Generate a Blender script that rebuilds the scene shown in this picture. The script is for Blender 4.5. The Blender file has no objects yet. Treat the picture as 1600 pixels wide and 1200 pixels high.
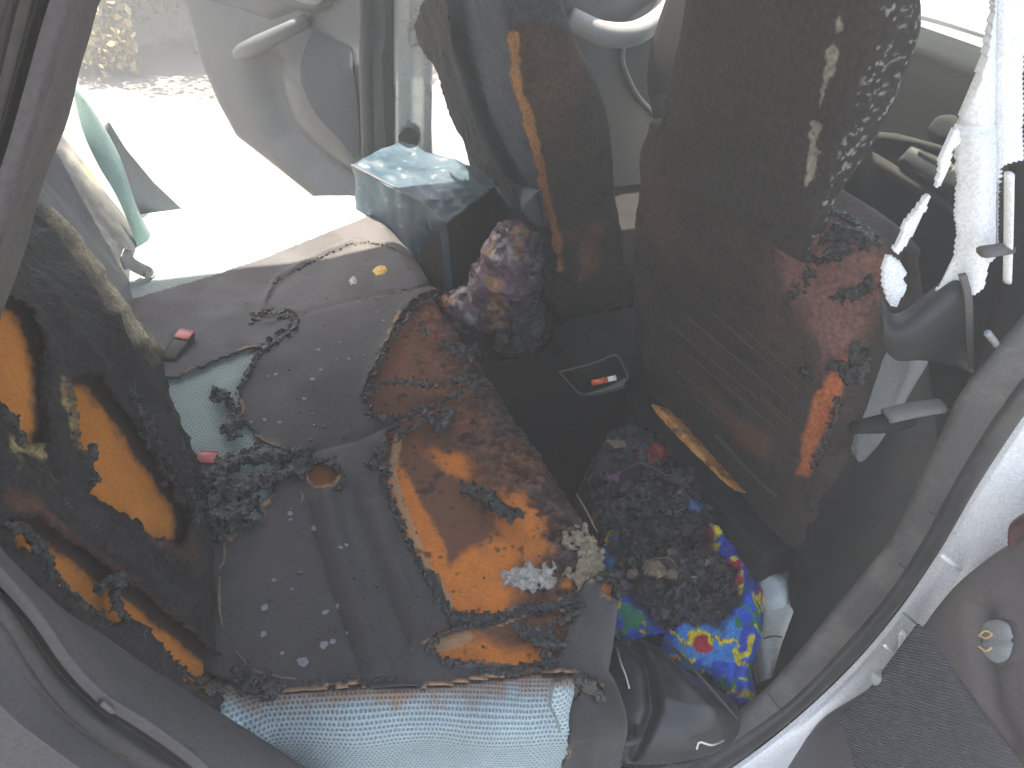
import bpy, bmesh, math, random
import numpy as np
from mathutils import Vector, Matrix
from mathutils.bvhtree import BVHTree

random.seed(7)
SC = bpy.context.scene
COL = SC.collection

# ------------------------------------------------------------------ camera
F = 1200.0                                   # focal length in pixels of the 1600 wide photograph
CAM = np.array([0.0, -0.53, 0.92])           # x to the car's front, y across to the far door, z up; seat top z = 0
_vy = np.array([-718.0, 1043.0, -F])
_vz = np.array([170.0, 0.0, F]); _vz[1] = -(_vy[0]*_vz[0] + _vy[2]*_vz[2]) / _vy[1]
_vy /= np.linalg.norm(_vy); _vz /= np.linalg.norm(_vz)
R = np.array([np.cross(_vy, _vz), _vy, _vz])  # rows: world axes in camera space
cam_d = bpy.data.cameras.new('camera'); cam = bpy.data.objects.new('camera', cam_d); COL.objects.link(cam)
cam_d.sensor_width = 36.0; cam_d.lens = 36.0*F/1600; cam_d.clip_start = 0.01; cam_d.clip_end = 400
m4 = Matrix([list(R[0])+[CAM[0]], list(R[1])+[CAM[1]], list(R[2])+[CAM[2]], [0, 0, 0, 1]])
cam.matrix_world = m4
SC.camera = cam

# ------------------------------------------------------------------ light
SUN = np.array([-0.16, 0.42, 0.97]); SUN /= np.linalg.norm(SUN)
w = bpy.data.worlds.new('World'); SC.world = w; w.use_nodes = True
nt = w.node_tree; bg = nt.nodes['Background']
sky = nt.nodes.new('ShaderNodeTexSky'); sky.sky_type = 'NISHITA'; sky.sun_disc = False
sky.sun_elevation = math.asin(SUN[2]); sky.sun_rotation = math.atan2(SUN[0], SUN[1])
sky.air_density = 1.0; sky.dust_density = 2.5
nt.links.new(sky.outputs[0], bg.inputs[0]); bg.inputs[1].default_value = 0.15
sd = bpy.data.lights.new('sun', 'SUN'); sd.energy = 4.0; sd.angle = math.radians(0.6); sd.color = (1, 0.975, 0.94)
so = bpy.data.objects.new('sun', sd); COL.objects.link(so)
so.rotation_euler = Vector(SUN).to_track_quat('Z', 'Y').to_euler(); so.location = (1, 3, 6)
VS = SC.view_settings
VS.view_transform = 'Standard'; VS.look = 'None'; VS.gamma = 1.0; VS.use_curve_mapping = False
VS.exposure = 2.2
VS.use_white_balance = True; VS.white_balance_temperature = 7900; VS.white_balance_tint = 9
SC.cycles.use_denoising = True
SC.cycles.max_bounces = 8; SC.cycles.diffuse_bounces = 5; SC.cycles.volume_bounces = 1
SC.cycles.sample_clamp_indirect = 6.0

# ------------------------------------------------------------------ maths helpers
def proj(P):
    c = (np.asarray(P).reshape(-1, 3) - CAM) @ R
    return np.stack([800 + F*c[:, 0]/-c[:, 2], 600 - F*c[:, 1]/-c[:, 2]], 1)
def rays(uv):
    uv = np.asarray(uv, float).reshape(-1, 2)
    return np.stack([uv[:, 0]-800, 600-uv[:, 1], np.full(len(uv), -F)], 1) @ R.T
def at(u, v, axis, val):
    d = rays([(u, v)])[0]; k = 'xyz'.index(axis)
    return CAM + d*((val-CAM[k])/d[k])
def ats(pts, axis, val): return np.array([at(p[0], p[1], axis, p[2] if len(p) > 2 else val) for p in pts])
def smooth(e0, e1, x):
    t = np.clip((x-e0)/(e1-e0), 0, 1); return t*t*(3-2*t)
def vnoise(p, seed=0):
    p = np.asarray(p, float); i = np.floor(p).astype(np.int64); f = p-i; f = f*f*(3-2*f)
    def h(dx, dy, dz):
        n = ((i[:, 0]+dx)*374761393 + (i[:, 1]+dy)*668265263 + (i[:, 2]+dz)*1440662683 + seed*974634777) & 0xffffffff
        n = ((n ^ (n >> 13))*1274126177) & 0xffffffff
        return ((n ^ (n >> 16)) & 0xffff)/65535.0
    def L(a, b, t): return a+(b-a)*t
    return L(L(L(h(0,0,0), h(1,0,0), f[:,0]), L(h(0,1,0), h(1,1,0), f[:,0]), f[:,1]),
             L(L(h(0,0,1), h(1,0,1), f[:,0]), L(h(0,1,1), h(1,1,1), f[:,0]), f[:,1]), f[:,2])
def fbm(p, freq, octv=4, seed=0, ridged=False):
    p = np.asarray(p, float)*freq; a = 1.0; s = np.zeros(len(p)); t = 0
    for k in range(octv):
        n = vnoise(p+k*17.3, seed+k)
        if ridged: n = 1-np.abs(2*n-1)
        s += a*n; t += a; a *= 0.5; p = p*2.03
    return s/t                                   # 0..1
def sdf(pts, poly, closest=False):
    P = np.asarray(pts, float); A = np.asarray(poly, float); B = np.roll(A, -1, 0)
    best = np.full(len(P), 1e18); cp = np.zeros_like(P); ins = np.zeros(len(P), bool)
    for a, b in zip(A, B):
        ab = b-a; t = np.clip(((P-a)@ab)/max(ab@ab, 1e-18), 0, 1); q = a+t[:, None]*ab
        d = ((P-q)**2).sum(1); m = d < best; best[m] = d[m]; cp[m] = q[m]
        c = (a[1] > P[:, 1]) != (b[1] > P[:, 1])
        if abs(ab[1]) > 1e-15: ins ^= c & (P[:, 0] < ab[0]*(P[:, 1]-a[1])/ab[1]+a[0])
    d = np.sqrt(best); d[ins] *= -1
    return (d, cp) if closest else d
def linedist(uv, line):
    P = np.asarray(uv, float); A = np.asarray(line, float); best = np.full(len(P), 1e18)
    for a, b in zip(A[:-1], A[1:]):
        ab = b-a; t = np.clip(((P-a)@ab)/max(ab@ab, 1e-12), 0, 1); q = a+t[:, None]*ab
        best = np.minimum(best, ((P-q)**2).sum(1))
    return np.sqrt(best)
def crom(pts, n):
    P = np.asarray(pts, float)
    if len(P) == 2: return P[0]+(P[1]-P[0])*np.linspace(0, 1, n)[:, None]
    E = np.vstack([2*P[0]-P[1], P, 2*P[-1]-P[-2]])
    seg = np.linalg.norm(np.diff(P, axis=0), axis=1); cum = np.r_[0, np.cumsum(seg)]
    out = []
    for s in np.linspace(0, cum[-1], n):
        i = min(np.searchsorted(cum, s, side='right')-1, len(P)-2); t = (s-cum[i])/max(seg[i], 1e-12)
        a, b, c, d = E[i], E[i+1], E[i+2], E[i+3]
        out.append(0.5*((2*b)+(c-a)*t+(2*a-5*b+4*c-d)*t*t+(3*b-a-3*c+d)*t**3))
    return np.array(out)
def spoly(poly, n=120):                          # smoothed closed polygon
    P = list(poly); Q = crom(P[-2:]+P+P[:2], int(n*(len(P)+3)/len(P)))
    k = len(Q)//(len(P)+3)
    E = crom(np.array(P+[P[0]]), n)
    return E[:-1]

# ------------------------------------------------------------------ object helpers
def tag(o, label=None, cat=None, group=None, kind=None):
    if label: o['label'] = label
    if cat: o['category'] = cat
    if group: o['group'] = group
    if kind: o['kind'] = kind
    return o
def thing(name, label, cat, loc=(0, 0, 0), group=None):
    o = bpy.data.objects.new(name, None); COL.objects.link(o); o.location = loc; o.empty_display_size = 0.05
    return tag(o, label, cat, group)
def link(name, me, mat, parent=None, shade=True):
    o = bpy.data.objects.new(name, me); COL.objects.link(o)
    if mat is not None: me.materials.append(mat)
    if shade: me.shade_smooth()
    if parent is not None:
        o.parent = parent
        if parent.type == 'EMPTY': o.matrix_parent_inverse = Matrix.Translation(parent.location).inverted()
    return o
def meshdata(name, V, Fc, col=None, attrs=None):
    me = bpy.data.meshes.new(name); V = np.asarray(V, float)
    if isinstance(Fc, np.ndarray) and Fc.ndim == 2:
        n, k = Fc.shape
        me.vertices.add(len(V)); me.vertices.foreach_set('co', V.ravel())
        me.loops.add(n*k); me.loops.foreach_set('vertex_index', Fc.ravel().astype(np.int32))
        me.polygons.add(n); me.polygons.foreach_set('loop_start', np.arange(0, n*k, k, dtype=np.int32))
        me.update(calc_edges=True); me.validate()
    else:
        me.from_pydata(V.tolist(), [], [list(f) for f in Fc]); me.update()
    if col is not None:
        a = me.color_attributes.new('col', 'FLOAT_COLOR', 'POINT')
        a.data.foreach_set('color', np.hstack([np.clip(col, 0, 1), np.ones((len(V), 1))]).ravel().astype(np.float32))
    for k, x in (attrs or {}).items():
        a = me.attributes.new(k, 'FLOAT', 'POINT'); a.data.foreach_set('value', np.asarray(x, np.float32))
    return me
def grid_faces(nu, nv):
    i, j = np.meshgrid(np.arange(nu-1), np.arange(nv-1), indexing='ij'); a = (i*nv+j).ravel()
    return np.stack([a, a+nv, a+nv+1, a+1], 1)
def surf(name, P, mat, parent=None, keep=None, col=None, solid=0.0, attrs=None, offset=1.0, edge_snap=None):
    nu, nv = P.shape[:2]; V = P.reshape(-1, 3); Fc = grid_faces(nu, nv)
    if keep is not None:
        Fc = Fc[keep[Fc].sum(1) >= 3]
        used = np.unique(Fc); mp = np.full(len(V), -1); mp[used] = np.arange(len(used)); Fc = mp[Fc]; V = V[used]
        if col is not None: col = col[used]
        if attrs: attrs = {k: x[used] for k, x in attrs.items()}
    o = link(name, meshdata(name, V, Fc, col, attrs), mat, parent)
    if solid:
        md = o.modifiers.new('thick', 'SOLIDIFY'); md.thickness = solid; md.offset = offset
    return o
def bvh_of(P):
    return BVHTree.FromPolygons([tuple(p) for p in P.reshape(-1, 3)], grid_faces(*P.shape[:2]).tolist())
def hit(b, u, v):
    d = Vector(rays([(u, v)])[0]).normalized()
    p, n, i, t = b.ray_cast(Vector(CAM), d)
    if p is None: return None
    if n.dot(d) > 0: n = -n
    return np.array(p), np.array(n)
def bvh_obj(o):
    return BVHTree.FromPolygons([tuple(v.co) for v in o.data.vertices], [tuple(p.vertices) for p in o.data.polygons])
def bm_obj(name, bm, mat, parent=None, shade=True, bevel=0.0, seg=2):
    me = bpy.data.meshes.new(name); bm.normal_update(); bm.to_mesh(me); bm.free()
    o = link(name, me, mat, parent, shade)
    if bevel:
        md = o.modifiers.new('bevel', 'BEVEL'); md.width = bevel; md.segments = seg; md.limit_method = 'ANGLE'
        md.angle_limit = math.radians(35)
    return o
def box(name, lo, hi, mat, parent=None, bevel=0.006, M=None):
    bm = bmesh.new(); bmesh.ops.create_cube(bm, size=1.0)
    lo, hi = np.array(lo, float), np.array(hi, float)
    for v in bm.verts: v.co = Vector((np.array(v.co)+0.5)*(hi-lo)+lo)
    if M is not None: bm.transform(M)
    return bm_obj(name, bm, mat, parent, True, bevel)
def tube(name, pts, r, mat, parent=None, n=10, res=None, flat=1.0, closed=True, noise=0.0):
    P = crom(pts, res or max(2, 8*len(pts))) if len(pts) > 2 else np.asarray(pts, float)
    if res and len(pts) == 2: P = crom(pts, res)
    T = np.gradient(P, axis=0); T /= np.linalg.norm(T, axis=1)[:, None]
    rr = np.interp(np.linspace(0, 1, len(P)), np.linspace(0, 1, len(r)), r) if hasattr(r, '__len__') else np.full(len(P), r)
    up = np.array([0, 0, 1.0]) if abs(T[0][2]) < 0.9 else np.array([0, 1.0, 0])
    V = []
    for p, t, q in zip(P, T, rr):
        s = np.cross(t, up); s /= np.linalg.norm(s); u2 = np.cross(s, t)
        for k in range(n):
            a = 2*math.pi*k/n; V.append(p+q*(math.cos(a)*s+flat*math.sin(a)*u2))
    V = np.array(V)
    if noise: V += (np.stack([fbm(V, 60, 3, 5), fbm(V, 60, 3, 6), fbm(V, 60, 3, 7)], 1)-0.5)*noise
    Fc = [[i*n+k, i*n+(k+1) % n, (i+1)*n+(k+1) % n, (i+1)*n+k] for i in range(len(P)-1) for k in range(n)]
    Fc += [list(range(n))[::-1], list(range((len(P)-1)*n, len(P)*n))]
    return link(name, meshdata(name, V, Fc), mat, parent)
def loft(name, lines, mat, parent=None, n=90, m=6, solid=0.0, colf=None, noise=0.0, sm=True):
    L = np.array([crom(l, n) for l in lines])
    if sm: P = np.stack([crom(L[:, j], (len(lines)-1)*m+1) for j in range(n)], 1)
    else:
        P = np.concatenate([np.stack([L[i]+(L[i+1]-L[i])*t for t in np.linspace(0, 1, m, endpoint=(i == len(lines)-2))]) for i in range(len(lines)-1)])
    if noise:
        q = P.reshape(-1, 3); P = P+((np.stack([fbm(q, 25, 4, 1), fbm(q, 25, 4, 2), fbm(q, 25, 4, 3)], 1)-0.5)*noise).reshape(P.shape)
    return surf(name, P, mat, parent, col=colf(P.reshape(-1, 3)) if colf else None, solid=solid)
class Plane:
    def __init__(s, o, n, up=(0, 0, 1)):
        s.o = np.array(o, float); s.n = np.array(n, float); s.n /= np.linalg.norm(s.n)
        if s.n @ (CAM-s.o) < 0: s.n = -s.n
        up = np.array(up, float)
        if abs(s.n @ up) > 0.9: up = np.array([0, 1.0, 0])
        s.a = np.cross(up, s.n); s.a /= np.linalg.norm(s.a); s.b = np.cross(s.n, s.a)
    def px(s, uv):                               # pixels to plane coordinates
        d = rays(uv); t = ((s.o-CAM)@s.n)/(d@s.n); q = CAM+d*t[:, None]-s.o
        return np.stack([q@s.a, q@s.b], 1)
    def w(s, ab, h=0): return s.o+ab[:, :1]*s.a+ab[:, 1:2]*s.b+np.reshape(h, (-1, 1))*s.n
def relief(name, poly, plane, hf, mat, parent=None, colf=None, res=0.005, thick=0.0, jag=0.0, jf=60, smooth_poly=0, world=False, seed=0, attrs=None):
    """A shaped sheet standing on a plane: outline, relief height along the normal, sides closed down to the plane."""
    poly = np.asarray(poly, float)
    A = poly if world else plane.px(poly)
    if smooth_poly: A = spoly([tuple(p) for p in A], smooth_poly)
    lo, hi = A.min(0)-res, A.max(0)+res
    n = np.ceil((hi-lo)/res).astype(int)+1
    g = np.stack(np.meshgrid(lo[0]+np.arange(n[0])*res, lo[1]+np.arange(n[1])*res, indexing='ij'), -1).reshape(-1, 2)
    d, cp = sdf(g, A, True)
    if jag: d = d+(fbm(np.c_[g, np.zeros(len(g))], jf, 4, seed)-0.5)*2*jag
    Fc = grid_faces(n[0], n[1]); ins = d < 0
    Fc = Fc[ins[Fc].any(1)] if not jag else Fc[ins[Fc].sum(1) >= 3]
    used = np.unique(Fc); mp = np.full(len(g), -1); mp[used] = np.arange(len(used)); Fc = mp[Fc]
    g, d, cp = g[used], d[used], cp[used]
    if not jag:
        m = d > 0; g[m] = cp[m]; d[m] = 0
    W0 = plane.w(g); uv = proj(W0)
    h = hf(uv, -d, W0) if callable(hf) else np.full(len(g), hf)
    V = plane.w(g, h)
    e = np.sort(np.concatenate([Fc[:, [0, 1]], Fc[:, [1, 2]], Fc[:, [2, 3]], Fc[:, [3, 0]]]), 1)
    c = colf(proj(V), -d, V) if colf else None
    if thick:                                    # boundary skirt down to -thick
        q, cnt = np.unique(e, axis=0, return_counts=True); be = q[cnt == 1]; bv = np.unique(be)
        mp = np.full(len(V), -1); mp[bv] = len(V)+np.arange(len(bv))
        V = np.vstack([V, plane.w(g[bv], np.full(len(bv), -thick))])
        if c is not None: c = np.vstack([c, c[bv]])
        Fc = np.vstack([Fc, np.stack([be[:, 0], be[:, 1], mp[be[:, 1]], mp[be[:, 0]]], 1)])
    at_ = {k: np.r_[x, np.zeros(len(V)-len(g))] for k, x in attrs(uv, -d, V[:len(g)]).items()} if attrs else None
    return link(name, meshdata(name, V, Fc, c, at_), mat, parent)
def pillow(H, wdt, namp=0.0, nf=40, ridged=False, seed=0):
    def f(uv, d, W): return H*(1-np.exp(-np.maximum(d, 0)/wdt))+namp*(fbm(W, nf, 4, seed, ridged)-0.5)*smooth(0, wdt, d)
    return f
def mixc(col, m, c): return col*(1-m[:, None])+np.asarray(c, float)*m[:, None]
def pmask(uv, poly, soft=4.0, amp=0.0, freq=0.03, seed=0, W=None):
    d = sdf(uv, poly)
    if amp: d = d+(fbm(np.c_[uv, np.zeros(len(uv))], freq, 4, seed)-0.5)*2*amp
    return smooth(soft, -soft, d)
_ico = {}
def lump_mesh(seed, sub=2, amp=0.45):
    if (seed, sub) not in _ico:
        bm = bmesh.new(); bmesh.ops.create_icosphere(bm, subdivisions=sub, radius=1.0)
        V = np.array([v.co[:] for v in bm.verts]); Fc = np.array([[v.index for v in f.verts] for f in bm.faces]); bm.free()
        V = V*(1+amp*(fbm(V+seed*9.1, 1.9, 3, seed)-0.5)*2)[:, None]
        _ico[(seed, sub)] = (V, Fc)
    return _ico[(seed, sub)]
def rot_rand(rng):
    q = rng.normal(size=4); q /= np.linalg.norm(q); a, b, c, d = q
    return np.array([[1-2*(c*c+d*d), 2*(b*c-a*d), 2*(b*d+a*c)], [2*(b*c+a*d), 1-2*(b*b+d*d), 2*(c*d-a*b)], [2*(b*d-a*c), 2*(c*d+a*b), 1-2*(b*b+c*c)]])
def crust(name, path, bv, size, mat, parent, spread=1.0, dens=1.0, seed=1, sub=1, lift=0.3):
    """A crumbly ridge of char along a line on a surface."""
    rng = np.random.default_rng(seed)
    P = np.asarray(path, float); L = np.linalg.norm(np.diff(P, axis=0), axis=1).sum(); n = max(4, int(L/2.6*dens))
    Q = crom(P, n); VV, FF, off = [], [], 0
    for q in Q:
        for _ in range(2):
            j = q+rng.normal(size=2)*2.0*spread
            h = hit(bv, *j)
            if h is None: continue
            s = size*rng.uniform(0.35, 0.9); V, Fc = lump_mesh(int(rng.integers(9)), sub, 0.55)
            VV.append((V*np.array([1, 1.3, 0.5])*s)@rot_rand(rng).T+h[0]+h[1]*s*lift); FF.append(Fc+off); off += len(V)
    if not VV: return None
    o = link(name, meshdata(name, np.vstack(VV), np.vstack(FF)), mat, parent); o['kind'] = 'stuff'
    md = o.modifiers.new('merge', 'REMESH'); md.mode = 'VOXEL'; md.voxel_size = min(0.0026, max(0.0014, size*0.22)); md.use_smooth_shade = True
    for tx, st in ((CLD1, 0.009), (CLD2, 0.004)):
        md = o.modifiers.new('crumble', 'DISPLACE'); md.texture = tx; md.strength = st*min(1.0, size/0.009); md.mid_level = 0.6
    return o
CLD1 = bpy.data.textures.new('crumble_coarse', 'CLOUDS'); CLD1.noise_scale = 0.014; CLD1.noise_depth = 3
CLD2 = bpy.data.textures.new('crumble_fine', 'CLOUDS'); CLD2.noise_scale = 0.004; CLD2.noise_depth = 2

# ------------------------------------------------------------------ materials
def s2l(r, g, b):
    return tuple(((c/255)/12.92 if c/255 <= 0.04045 else ((c/255+0.055)/1.055)**2.4) for c in (r, g, b))
MATS = {}
def M(name, base=None, rough=0.6, var=0.25, vs=18.0, bump=0.0, bs=200.0, btype='noise', metal=0.0, spec=0.4, dirt=None, dirt_s=6.0, dirt_t=(0.5, 0.7),
      rvar=0.15, sheen=0.0, bdist=0.002, coat=0.0, detail=6.0, trans=0.0, grain=0.16, gs=330.0, battr=None):
    m = bpy.data.materials.new(name); m.use_nodes = True; t = m.node_tree; N = t.nodes; Lk = t.links.new
    b = N['Principled BSDF']; tc = N.new('ShaderNodeTexCoord')
    if base is None:
        a = N.new('ShaderNodeAttribute'); a.attribute_name = 'col'; cs = a.outputs['Color']
    else:
        a = N.new('ShaderNodeRGB'); a.outputs[0].default_value = (*base, 1); cs = a.outputs[0]
    n1 = N.new('ShaderNodeTexNoise'); n1.inputs['Scale'].default_value = vs; n1.inputs['Detail'].default_value = detail
    n1.inputs['Roughness'].default_value = 0.65; Lk(tc.outputs['Object'], n1.inputs['Vector'])
    mr = N.new('ShaderNodeMapRange'); mr.inputs[1].default_value = 0.25; mr.inputs[2].default_value = 0.75
    mr.inputs[3].default_value = 1-var; mr.inputs[4].default_value = 1+var; Lk(n1.outputs[0], mr.inputs[0])
    mx = N.new('ShaderNodeMix'); mx.data_type = 'RGBA'; mx.blend_type = 'MULTIPLY'; mx.inputs[0].default_value = 1
    Lk(cs, mx.inputs[6]); Lk(mr.outputs[0], mx.inputs[7]); cs = mx.outputs[2]
    if grain:
        n3 = N.new('ShaderNodeTexNoise'); n3.inputs['Scale'].default_value = gs; n3.inputs['Detail'].default_value = 3; Lk(tc.outputs['Object'], n3.inputs['Vector'])
        r3 = N.new('ShaderNodeMapRange'); r3.inputs[1].default_value = 0.3; r3.inputs[2].default_value = 0.7; r3.inputs[3].default_value = 1-grain; r3.inputs[4].default_value = 1+grain; Lk(n3.outputs[0], r3.inputs[0])
        m3 = N.new('ShaderNodeMix'); m3.data_type = 'RGBA'; m3.blend_type = 'MULTIPLY'; m3.inputs[0].default_value = 1; Lk(cs, m3.inputs[6]); Lk(r3.outputs[0], m3.inputs[7]); cs = m3.outputs[2]
    if dirt:
        n2 = N.new('ShaderNodeTexNoise'); n2.inputs['Scale'].default_value = dirt_s; n2.inputs['Detail'].default_value = 8
        n2.inputs['Roughness'].default_value = 0.7; Lk(tc.outputs['Object'], n2.inputs['Vector'])
        r2 = N.new('ShaderNodeMapRange'); r2.inputs[1].default_value, r2.inputs[2].default_value = dirt_t; Lk(n2.outputs[0], r2.inputs[0])
        m2 = N.new('ShaderNodeMix'); m2.data_type = 'RGBA'; Lk(r2.outputs[0], m2.inputs[0]); Lk(cs, m2.inputs[6]); m2.inputs[7].default_value = (*dirt, 1); cs = m2.outputs[2]
    Lk(cs, b.inputs['Base Color'])
    rr = N.new('ShaderNodeMapRange'); rr.inputs[1].default_value = 0.3; rr.inputs[2].default_value = 0.7
    rr.inputs[3].default_value = max(0.03, rough-rvar); rr.inputs[4].default_value = min(1, rough+rvar); Lk(n1.outputs[0], rr.inputs[0]); Lk(rr.outputs[0], b.inputs['Roughness'])
    b.inputs['Metallic'].default_value = metal; b.inputs['Specular IOR Level'].default_value = spec
    if sheen: b.inputs['Sheen Weight'].default_value = sheen
    if coat: b.inputs['Coat Weight'].default_value = coat; b.inputs['Coat Roughness'].default_value = 0.15
    if trans: b.inputs['Alpha'].default_value = 1-trans
    if bump:
        bp = N.new('ShaderNodeBump'); bp.inputs['Strength'].default_value = bump; bp.inputs['Distance'].default_value = bdist
        if battr:
            ba = N.new('ShaderNodeAttribute'); ba.attribute_name = battr; Lk(ba.outputs['Fac'], bp.inputs['Strength'])
        if btype == 'noise':
            x = N.new('ShaderNodeTexNoise'); x.inputs['Scale'].default_value = bs; x.inputs['Detail'].default_value = 6; o = x.outputs[0]
            Lk(tc.outputs['Object'], x.inputs['Vector'])
        elif btype == 'cells':
            x = N.new('ShaderNodeTexVoronoi'); x.inputs['Scale'].default_value = bs; o = x.outputs['Distance']; Lk(tc.outputs['Object'], x.inputs['Vector'])
        elif btype == 'crack':
            x = N.new('ShaderNodeTexVoronoi'); x.feature = 'DISTANCE_TO_EDGE'; x.inputs['Scale'].default_value = bs; o = x.outputs['Distance']; Lk(tc.outputs['Object'], x.inputs['Vector'])
        Lk(o, bp.inputs['Height']); Lk(bp.outputs[0], b.inputs['Normal'])
    MATS[name] = m
    return m
def mesh_fabric(name, base=None, hole=0.55, ux='mu', vx='mv'):
    """Knitted spacer mesh: rows of offset oval holes in the cloth's own coordinates (mu, mv attributes in cells)."""
    m = M(name, base, rough=0.8, var=0.12, vs=9, spec=0.25, sheen=0.2)
    t = m.node_tree; N = t.nodes; Lk = t.links.new; b = N['Principled BSDF']
    def at_(n):
        a = N.new('ShaderNodeAttribute'); a.attribute_name = n; return a.outputs['Fac']
    def mth(op, x, y=None):
        k = N.new('ShaderNodeMath'); k.operation = op
        for i, q in enumerate((x, y)):
            if q is None: continue
            if isinstance(q, (int, float)): k.inputs[i].default_value = q
            else: Lk(q, k.inputs[i])
        return k.outputs[0]
    u, v = at_(ux), at_(vx)
    row = mth('FLOOR', v); sh = mth('MULTIPLY', mth('MODULO', row, 2.0), 0.5)
    fu = mth('SUBTRACT', mth('FRACT', mth('ADD', u, sh)), 0.5); fv = mth('SUBTRACT', mth('FRACT', v), 0.5)
    d = mth('SQRT', mth('ADD', mth('MULTIPLY', fu, fu), mth('MULTIPLY', mth('MULTIPLY', fv, fv), 1.2)))
    mk = N.new('ShaderNodeMapRange'); mk.interpolation_type = 'SMOOTHSTEP'; mk.inputs[1].default_value = 0.42; mk.inputs[2].default_value = 0.22; Lk(d, mk.inputs[0])
    old = b.inputs['Base Color'].links[0].from_socket
    mx = N.new('ShaderNodeMix'); mx.data_type = 'RGBA'; mx.blend_type = 'MULTIPLY'; mx.inputs[7].default_value = (hole, hole*1.02, hole*1.05, 1)
    Lk(mk.outputs[0], mx.inputs[0]); Lk(old, mx.inputs[6]); Lk(mx.outputs[2], b.inputs['Base Color'])
    bp = N.new('ShaderNodeBump'); bp.inputs['Strength'].default_value = 0.9; bp.inputs['Distance'].default_value = 0.0025; bp.invert = True
    Lk(mk.outputs[0], bp.inputs['Height']); Lk(bp.outputs[0], b.inputs['Normal'])
    return m

M('foam', None, rough=0.85, var=0.12, vs=30, bump=0.5, bs=190, btype='cells', bdist=0.006, spec=0.2, grain=0.12, gs=240, battr='burnt')
M('foam_burnt', None, rough=0.6, var=0.3, vs=40, bump=0.9, bs=170, btype='cells', bdist=0.003, spec=0.35)
M('cover', None, rough=0.68, var=0.2, vs=14, bump=0.5, bs=260, bdist=0.0015, spec=0.35, sheen=0.15)
M('cover_back', None, rough=0.75, var=0.4, vs=30, bump=1.0, bs=110, bdist=0.006, grain=0.4, gs=160, spec=0.25)
M('char', (0.008, 0.0075, 0.008), rough=0.33, var=0.5, vs=90, bump=1.0, bs=190, bdist=0.005, spec=0.9, rvar=0.2)
M('char_dull', (0.02, 0.018, 0.018), rough=0.75, var=0.5, vs=60, bump=1.0, bs=200, bdist=0.004, spec=0.35)
mesh_fabric('mint_mesh', None)
M('ash', (0.60, 0.55, 0.48), rough=0.95, var=0.55, vs=90, bump=1.0, bs=330, bdist=0.006, spec=0.1)
M('ash_tan', (0.36, 0.29, 0.2), rough=0.95, var=0.35, vs=70, bump=1.0, bs=200, btype='cells', bdist=0.003, spec=0.1)
M('plastic_grey', s2l(120, 124, 128), rough=0.5, var=0.08, vs=6, bump=0.25, bs=900, bdist=0.0006, spec=0.4)
M('plastic_pale', s2l(150, 153, 152), rough=0.45, var=0.08, vs=6, bump=0.2, bs=900, bdist=0.0006, spec=0.4)
M('plastic_dark', (0.032, 0.033, 0.035), rough=0.55, var=0.2, vs=7, bump=0.3, bs=350, bdist=0.001, spec=0.4, dirt=(0.06, 0.058, 0.056), dirt_s=9, dirt_t=(0.5, 0.8))
M('plastic_soot', (0.011, 0.011, 0.011), rough=0.7, var=0.35, vs=9, bump=0.4, bs=300, bdist=0.001, spec=0.25, dirt=(0.022, 0.021, 0.02), dirt_s=7, dirt_t=(0.5, 0.8))
M('trim_grey', s2l(82, 79, 81), rough=0.62, var=0.14, vs=12, bump=0.4, bs=300, bdist=0.0012, spec=0.35)
M('trim_light', s2l(100, 97, 95), rough=0.6, var=0.12, vs=14, bump=0.4, bs=300, bdist=0.0012, spec=0.35)
M('rubber', (0.03, 0.03, 0.031), rough=0.5, var=0.25, vs=20, bump=0.2, bs=300, spec=0.4, dirt=(0.085, 0.078, 0.072), dirt_s=12, dirt_t=(0.45, 0.8))
M('rubber_dusty', (0.085, 0.08, 0.077), rough=0.62, var=0.2, vs=16, bump=0.25, bs=260, spec=0.35, dirt=(0.17, 0.15, 0.125), dirt_s=16, dirt_t=(0.5, 0.78))
M('paint_white', (0.78, 0.79, 0.79), rough=0.3, var=0.05, vs=8, spec=0.5, coat=0.5, dirt=(0.35, 0.33, 0.3), dirt_s=14, dirt_t=(0.62, 0.85))
M('paint_silver', (0.5, 0.5, 0.5), rough=0.32, var=0.08, vs=8, spec=0.5, coat=0.4, metal=0.3)
M('trim_white', (0.84, 0.84, 0.83), rough=0.6, var=0.08, vs=15, bump=0.3, bs=120, spec=0.3, dirt=(0.5, 0.49, 0.46), dirt_s=10, dirt_t=(0.66, 0.9))
M('grille_cloth', s2l(64, 67, 72), rough=0.85, var=0.3, vs=150, bump=1.0, bs=420, btype='cells', bdist=0.002, spec=0.2)
M('carpet', (0.012, 0.0115, 0.011), rough=0.95, var=0.4, vs=60, bump=0.8, bs=500, bdist=0.003, spec=0.1)
M('headliner', (0.35, 0.35, 0.34), rough=0.95, var=0.1)
M('leather_black', (0.03, 0.03, 0.032), rough=0.42, var=0.2, vs=20, bump=0.35, bs=350, btype='crack', bdist=0.0008, spec=0.5)
M('metal', (0.55, 0.55, 0.53), rough=0.35, var=0.15, vs=40, metal=0.9)
M('metal_dull', (0.25, 0.24, 0.22), rough=0.5, var=0.3, vs=40, metal=0.6)
M('red_plastic', (0.62, 0.14, 0.14), rough=0.4, var=0.1, spec=0.5)
M('concrete', (0.16, 0.154, 0.147), rough=0.9, var=0.12, vs=5, bump=0.5, bs=60, dirt=(0.14, 0.133, 0.123), dirt_s=3, dirt_t=(0.5, 0.75))

# ================================================================== the setting
GZ = -0.56
bm = bmesh.new()
bmesh.ops.create_grid(bm, x_segments=40, y_segments=40, size=20)
for v in bm.verts: v.co.z = GZ
g = bm_obj('ground', bm, MATS['concrete']); g['kind'] = 'structure'

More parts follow.
